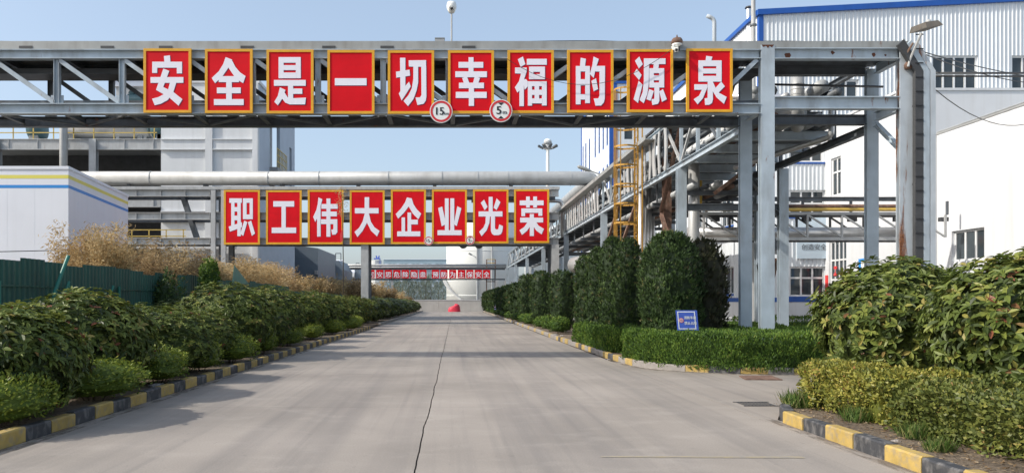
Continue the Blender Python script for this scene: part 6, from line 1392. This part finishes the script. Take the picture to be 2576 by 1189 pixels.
def stone_mesh(seed):
    r = random.Random(seed); b = MB(); n = 7
    for j, (z, s) in enumerate(((0, .9), (.4, 1), (.75, .6))):
        for i in range(n): a = 6.283 * i / n; k = s * r.uniform(.75, 1.2); b.v.append((k * math.cos(a), k * .8 * math.sin(a), z * r.uniform(.85, 1.1)))
    for j in range(2):
        for i in range(n): b.f.append((j * n + i, j * n + (i + 1) % n, (j + 1) * n + (i + 1) % n, (j + 1) * n + i)); b.m.append(0)
    b.f.append(tuple(range(2 * n, 3 * n))); b.m.append(0); return b.data('stone', M['kerb_plain'])
STM = [stone_mesh(k) for k in range(3)]
for i, (x, y, s, lb) in enumerate([(-5.12, 13.1, .11, 'pale stone lying in the bed beside the striped kerb'), (-5.15, 13.45, .07, 'smaller stone next to the pale one by the striped kerb'), (4.72, 8.0, .05, 'small stone behind the near striped kerb'), (4.32, 20.6, .05, 'dark pebble on the road at the island kerb'), (4.6, 33.0, .12, 'lump of rubble at the gap in the island kerb'), (4.75, 32.2, .1, 'broken concrete lump in the gap below the junipers')]):
    o = bpy.data.objects.new('stone', STM[i % 3]); C.objects.link(o); o.location = (x, y, (SOIL if abs(x) > 4.5 else 0) - .01); o.scale = (s, s, s * .8); o.rotation_euler.z = i; tag(o, lb, 'stone', 'loose stones by the kerbs')

# ------------------------------------------------------------------ green fence
def fence_panel(h, w=.92):
    b = MB(); n = 5; p = w / n; prof = []
    for i in range(n): prof += [(i * p, 0), (i * p + p * .28, 0), (i * p + p * .42, .035), (i * p + p * .82, .035)]
    prof.append((w, 0))
    for (a, u), (c, v_) in zip(prof, prof[1:]):
        b.face([(u, a, .12), (v_, c, .12), (v_, c, h), (u, a, h)]); b.face([(u - .004, a, h), (v_ - .004, c, h), (v_ - .004, c, .12), (u - .004, a, .12)])
    return b.data('fence_sheet', M['green_fence'])
FP = [fence_panel(2.46), fence_panel(2.38)]
def fence(y0, y1, x0, label, hs=1.0, tilt=0):
    o = thing('sheet_fence', label, 'fence', (x0, y0, 0), 'green sheet fences along the shrub bed')
    y = 0; k = 0
    while y < y1 - y0 - .5:
        q = bpy.data.objects.new('fence_sheet', FP[0 if rv.random() < .7 else 1]); link(q, o); q.location = (rv.uniform(-.015, .015), y, rv.uniform(-.03, .05)); q.scale = (1, 1, hs * rv.uniform(.985, 1.015)); q.rotation_euler.x = rv.uniform(-.006, .006) + tilt
        if k % 3 == 0:
            c = MB().tube([(.1, y, 0), (.1, y, 2.0 * hs)], .035, 8).data('post', M['green_post']); link(bpy.data.objects.new('post', c), o)
        y += .90; k += 1
    for z in (.55, 1.25, 1.9):
        c = MB().box(.05, .07, 0, y1 - y0, z * hs, z * hs + .03).data('rail', M['green_fence']); link(bpy.data.objects.new('rail', c), o)
    c = MB().box(-.1, .12, 0, y1 - y0, 0, .12).data('footing', M['concrete_grey']); link(bpy.data.objects.new('footing', c), o)
    return o
f1 = fence(12.2, 24.0, -9.0, 'dark green corrugated fence section closest to the camera')
def loc(o, pts): return [Vector(p) - ORG[o.name] for p in pts]
def raw(o, name, m, pts, r_):
    c = MB().tube(loc(o, pts), r_, 8).data(name, M[m]); return link(bpy.data.objects.new(name, c), o)
raw(f1, 'raking_post', 'green_post', [(-8.85, 16.1, .6), (-8.7, 16.75, 2.0), (-8.62, 17.05, 2.62)], .042)
raw(f1, 'raking_post', 'green_post', [(-8.85, 16.5, .6), (-8.68, 17.2, 2.05)], .03)
raw(f1, 'raking_post', 'green_post', [(-8.85, 19.0, .6), (-8.7, 19.5, 2.0)], .03)
f2 = fence(24.9, 42.0, -9.0, 'green corrugated fence section beyond the creeper gap', .99)
tri = MB(); tri.prism(loc(f2, [(-8.95, 31.0, 2.35), (-8.95, 33.6, 2.35), (-8.98, 31.4, 3.1)]), (-.01, 0, 0)); link(bpy.data.objects.new('torn_sheet', tri.data('torn_sheet', M['green_post'])), f2)
fence(43.2, 65.0, -9.1, 'lower green fence section farthest along the shrub bed', .88)

# ------------------------------------------------------------------ blue fire-lane signs, plates
def fire_sign(x, y, z, w, h, tilt, label, zp, shear=0):
    o = thing('fire_lane_sign', label, 'sign', (x, y, z), 'blue fire lane signs')
    o.rotation_euler = (0, tilt, 0)
    def sh(m): m.transform(Matrix(((1, 0, shear, 0), (0, 1, 0, 0), (0, 0, 1, 0), (0, 0, 0, 1)))); return m
    def add(name, b, m): link(bpy.data.objects.new(name, sh(b.data(name, M[m]))), o)
    a = w / 2; c = h / 2
    add('panel', MB().box(-a, a, 0, .025, -c, c), 'sign_blue')
    b = MB(); e = .02 * w / .5; i0 = .028 * w / .5
    b.box(-a + i0, a - i0 * 2, -.003, -.001, c - i0 - e, c - i0); b.box(-a + i0, a - i0 * 2, -.003, -.001, -c + i0, -c + i0 + e); b.box(-a + i0, -a + i0 + e, -.003, -.001, -c + i0 + e, c - i0 - e); b.box(a - i0 * 2 - e, a - i0 * 2, -.003, -.001, -c + i0 + e, c - i0 - e)
    add('border', b, 'sign_white')
    k = w / .5
    b = MB(); write(b, '消防车道', -.075 * k, .035 * k, .078 * k, -.004, 1.0, .03, .92); write(b, '禁止占用', -.075 * k, -.095 * k, .078 * k, -.004, 1.0, .03, .92); add('lettering', b, 'sign_white')
    b = MB(); b.disc((-.145 * k, .0), .058 * k, -.003); add('symbol_disc', b, 'sign_white')
    b = MB(); n = 28
    for j in range(n):
        a0, a1 = 6.2832 * j / n, 6.2832 * (j + 1) / n; ro, ri = .056 * k, .045 * k
        b.face([(-.145 * k + ro * math.cos(a0), -.005, ro * math.sin(a0)), (-.145 * k + ro * math.cos(a1), -.005, ro * math.sin(a1)), (-.145 * k + ri * math.cos(a1), -.005, ri * math.sin(a1)), (-.145 * k + ri * math.cos(a0), -.005, ri * math.sin(a0))])
    write(b, '停', -.145 * k - .033 * k, -.027 * k, .066 * k, -.006, 1, .02); add('symbol', b, 'sign_red')
    add('post', MB().tube([(0, .04, -zp), (0, .04, -c * .2)], .016, 8), 'sign_white')
d = 18.1
fire_sign(wx(1729, d), d, wz(805, d), .505, .48, 0, 'blue fire lane sign tilted on a thin post in the clipped hedge', 1.0, -.09)
fire_sign(5.0, 81, wz(772, 81), .62, .5, 0, 'tiny far blue fire lane sign beside the long juniper row', .9)
pm = MB(); pm.mesh8([(6.0, 15.35, .004), (6.72, 15.28, .004), (6.78, 15.95, .004), (6.12, 16.0, .004), (6.0, 15.35, .02), (6.72, 15.28, .02), (6.78, 15.95, .035), (6.12, 16.0, .03)])
pm.build('steel_plate', M['rusty'], label='flat rusty steel plate lying on the road by the island kerb', cat='plate')
gr = thing('drain_grate', 'small dark drain grate in the side road mouth', 'grate', (4.75, 11.9, 0))
for k in range(9): part(gr, 'bar', 'dark_steel', lambda b: b.box(4.52 + .055 * k, 4.545 + .055 * k, 11.55, 11.95, .003, .008))
part(gr, 'frame', 'dark_steel', lambda b: (b.box(4.48, 5.04, 11.96, 11.99, .003, .009), b.box(4.48, 5.04, 11.51, 11.54, .003, .009)))
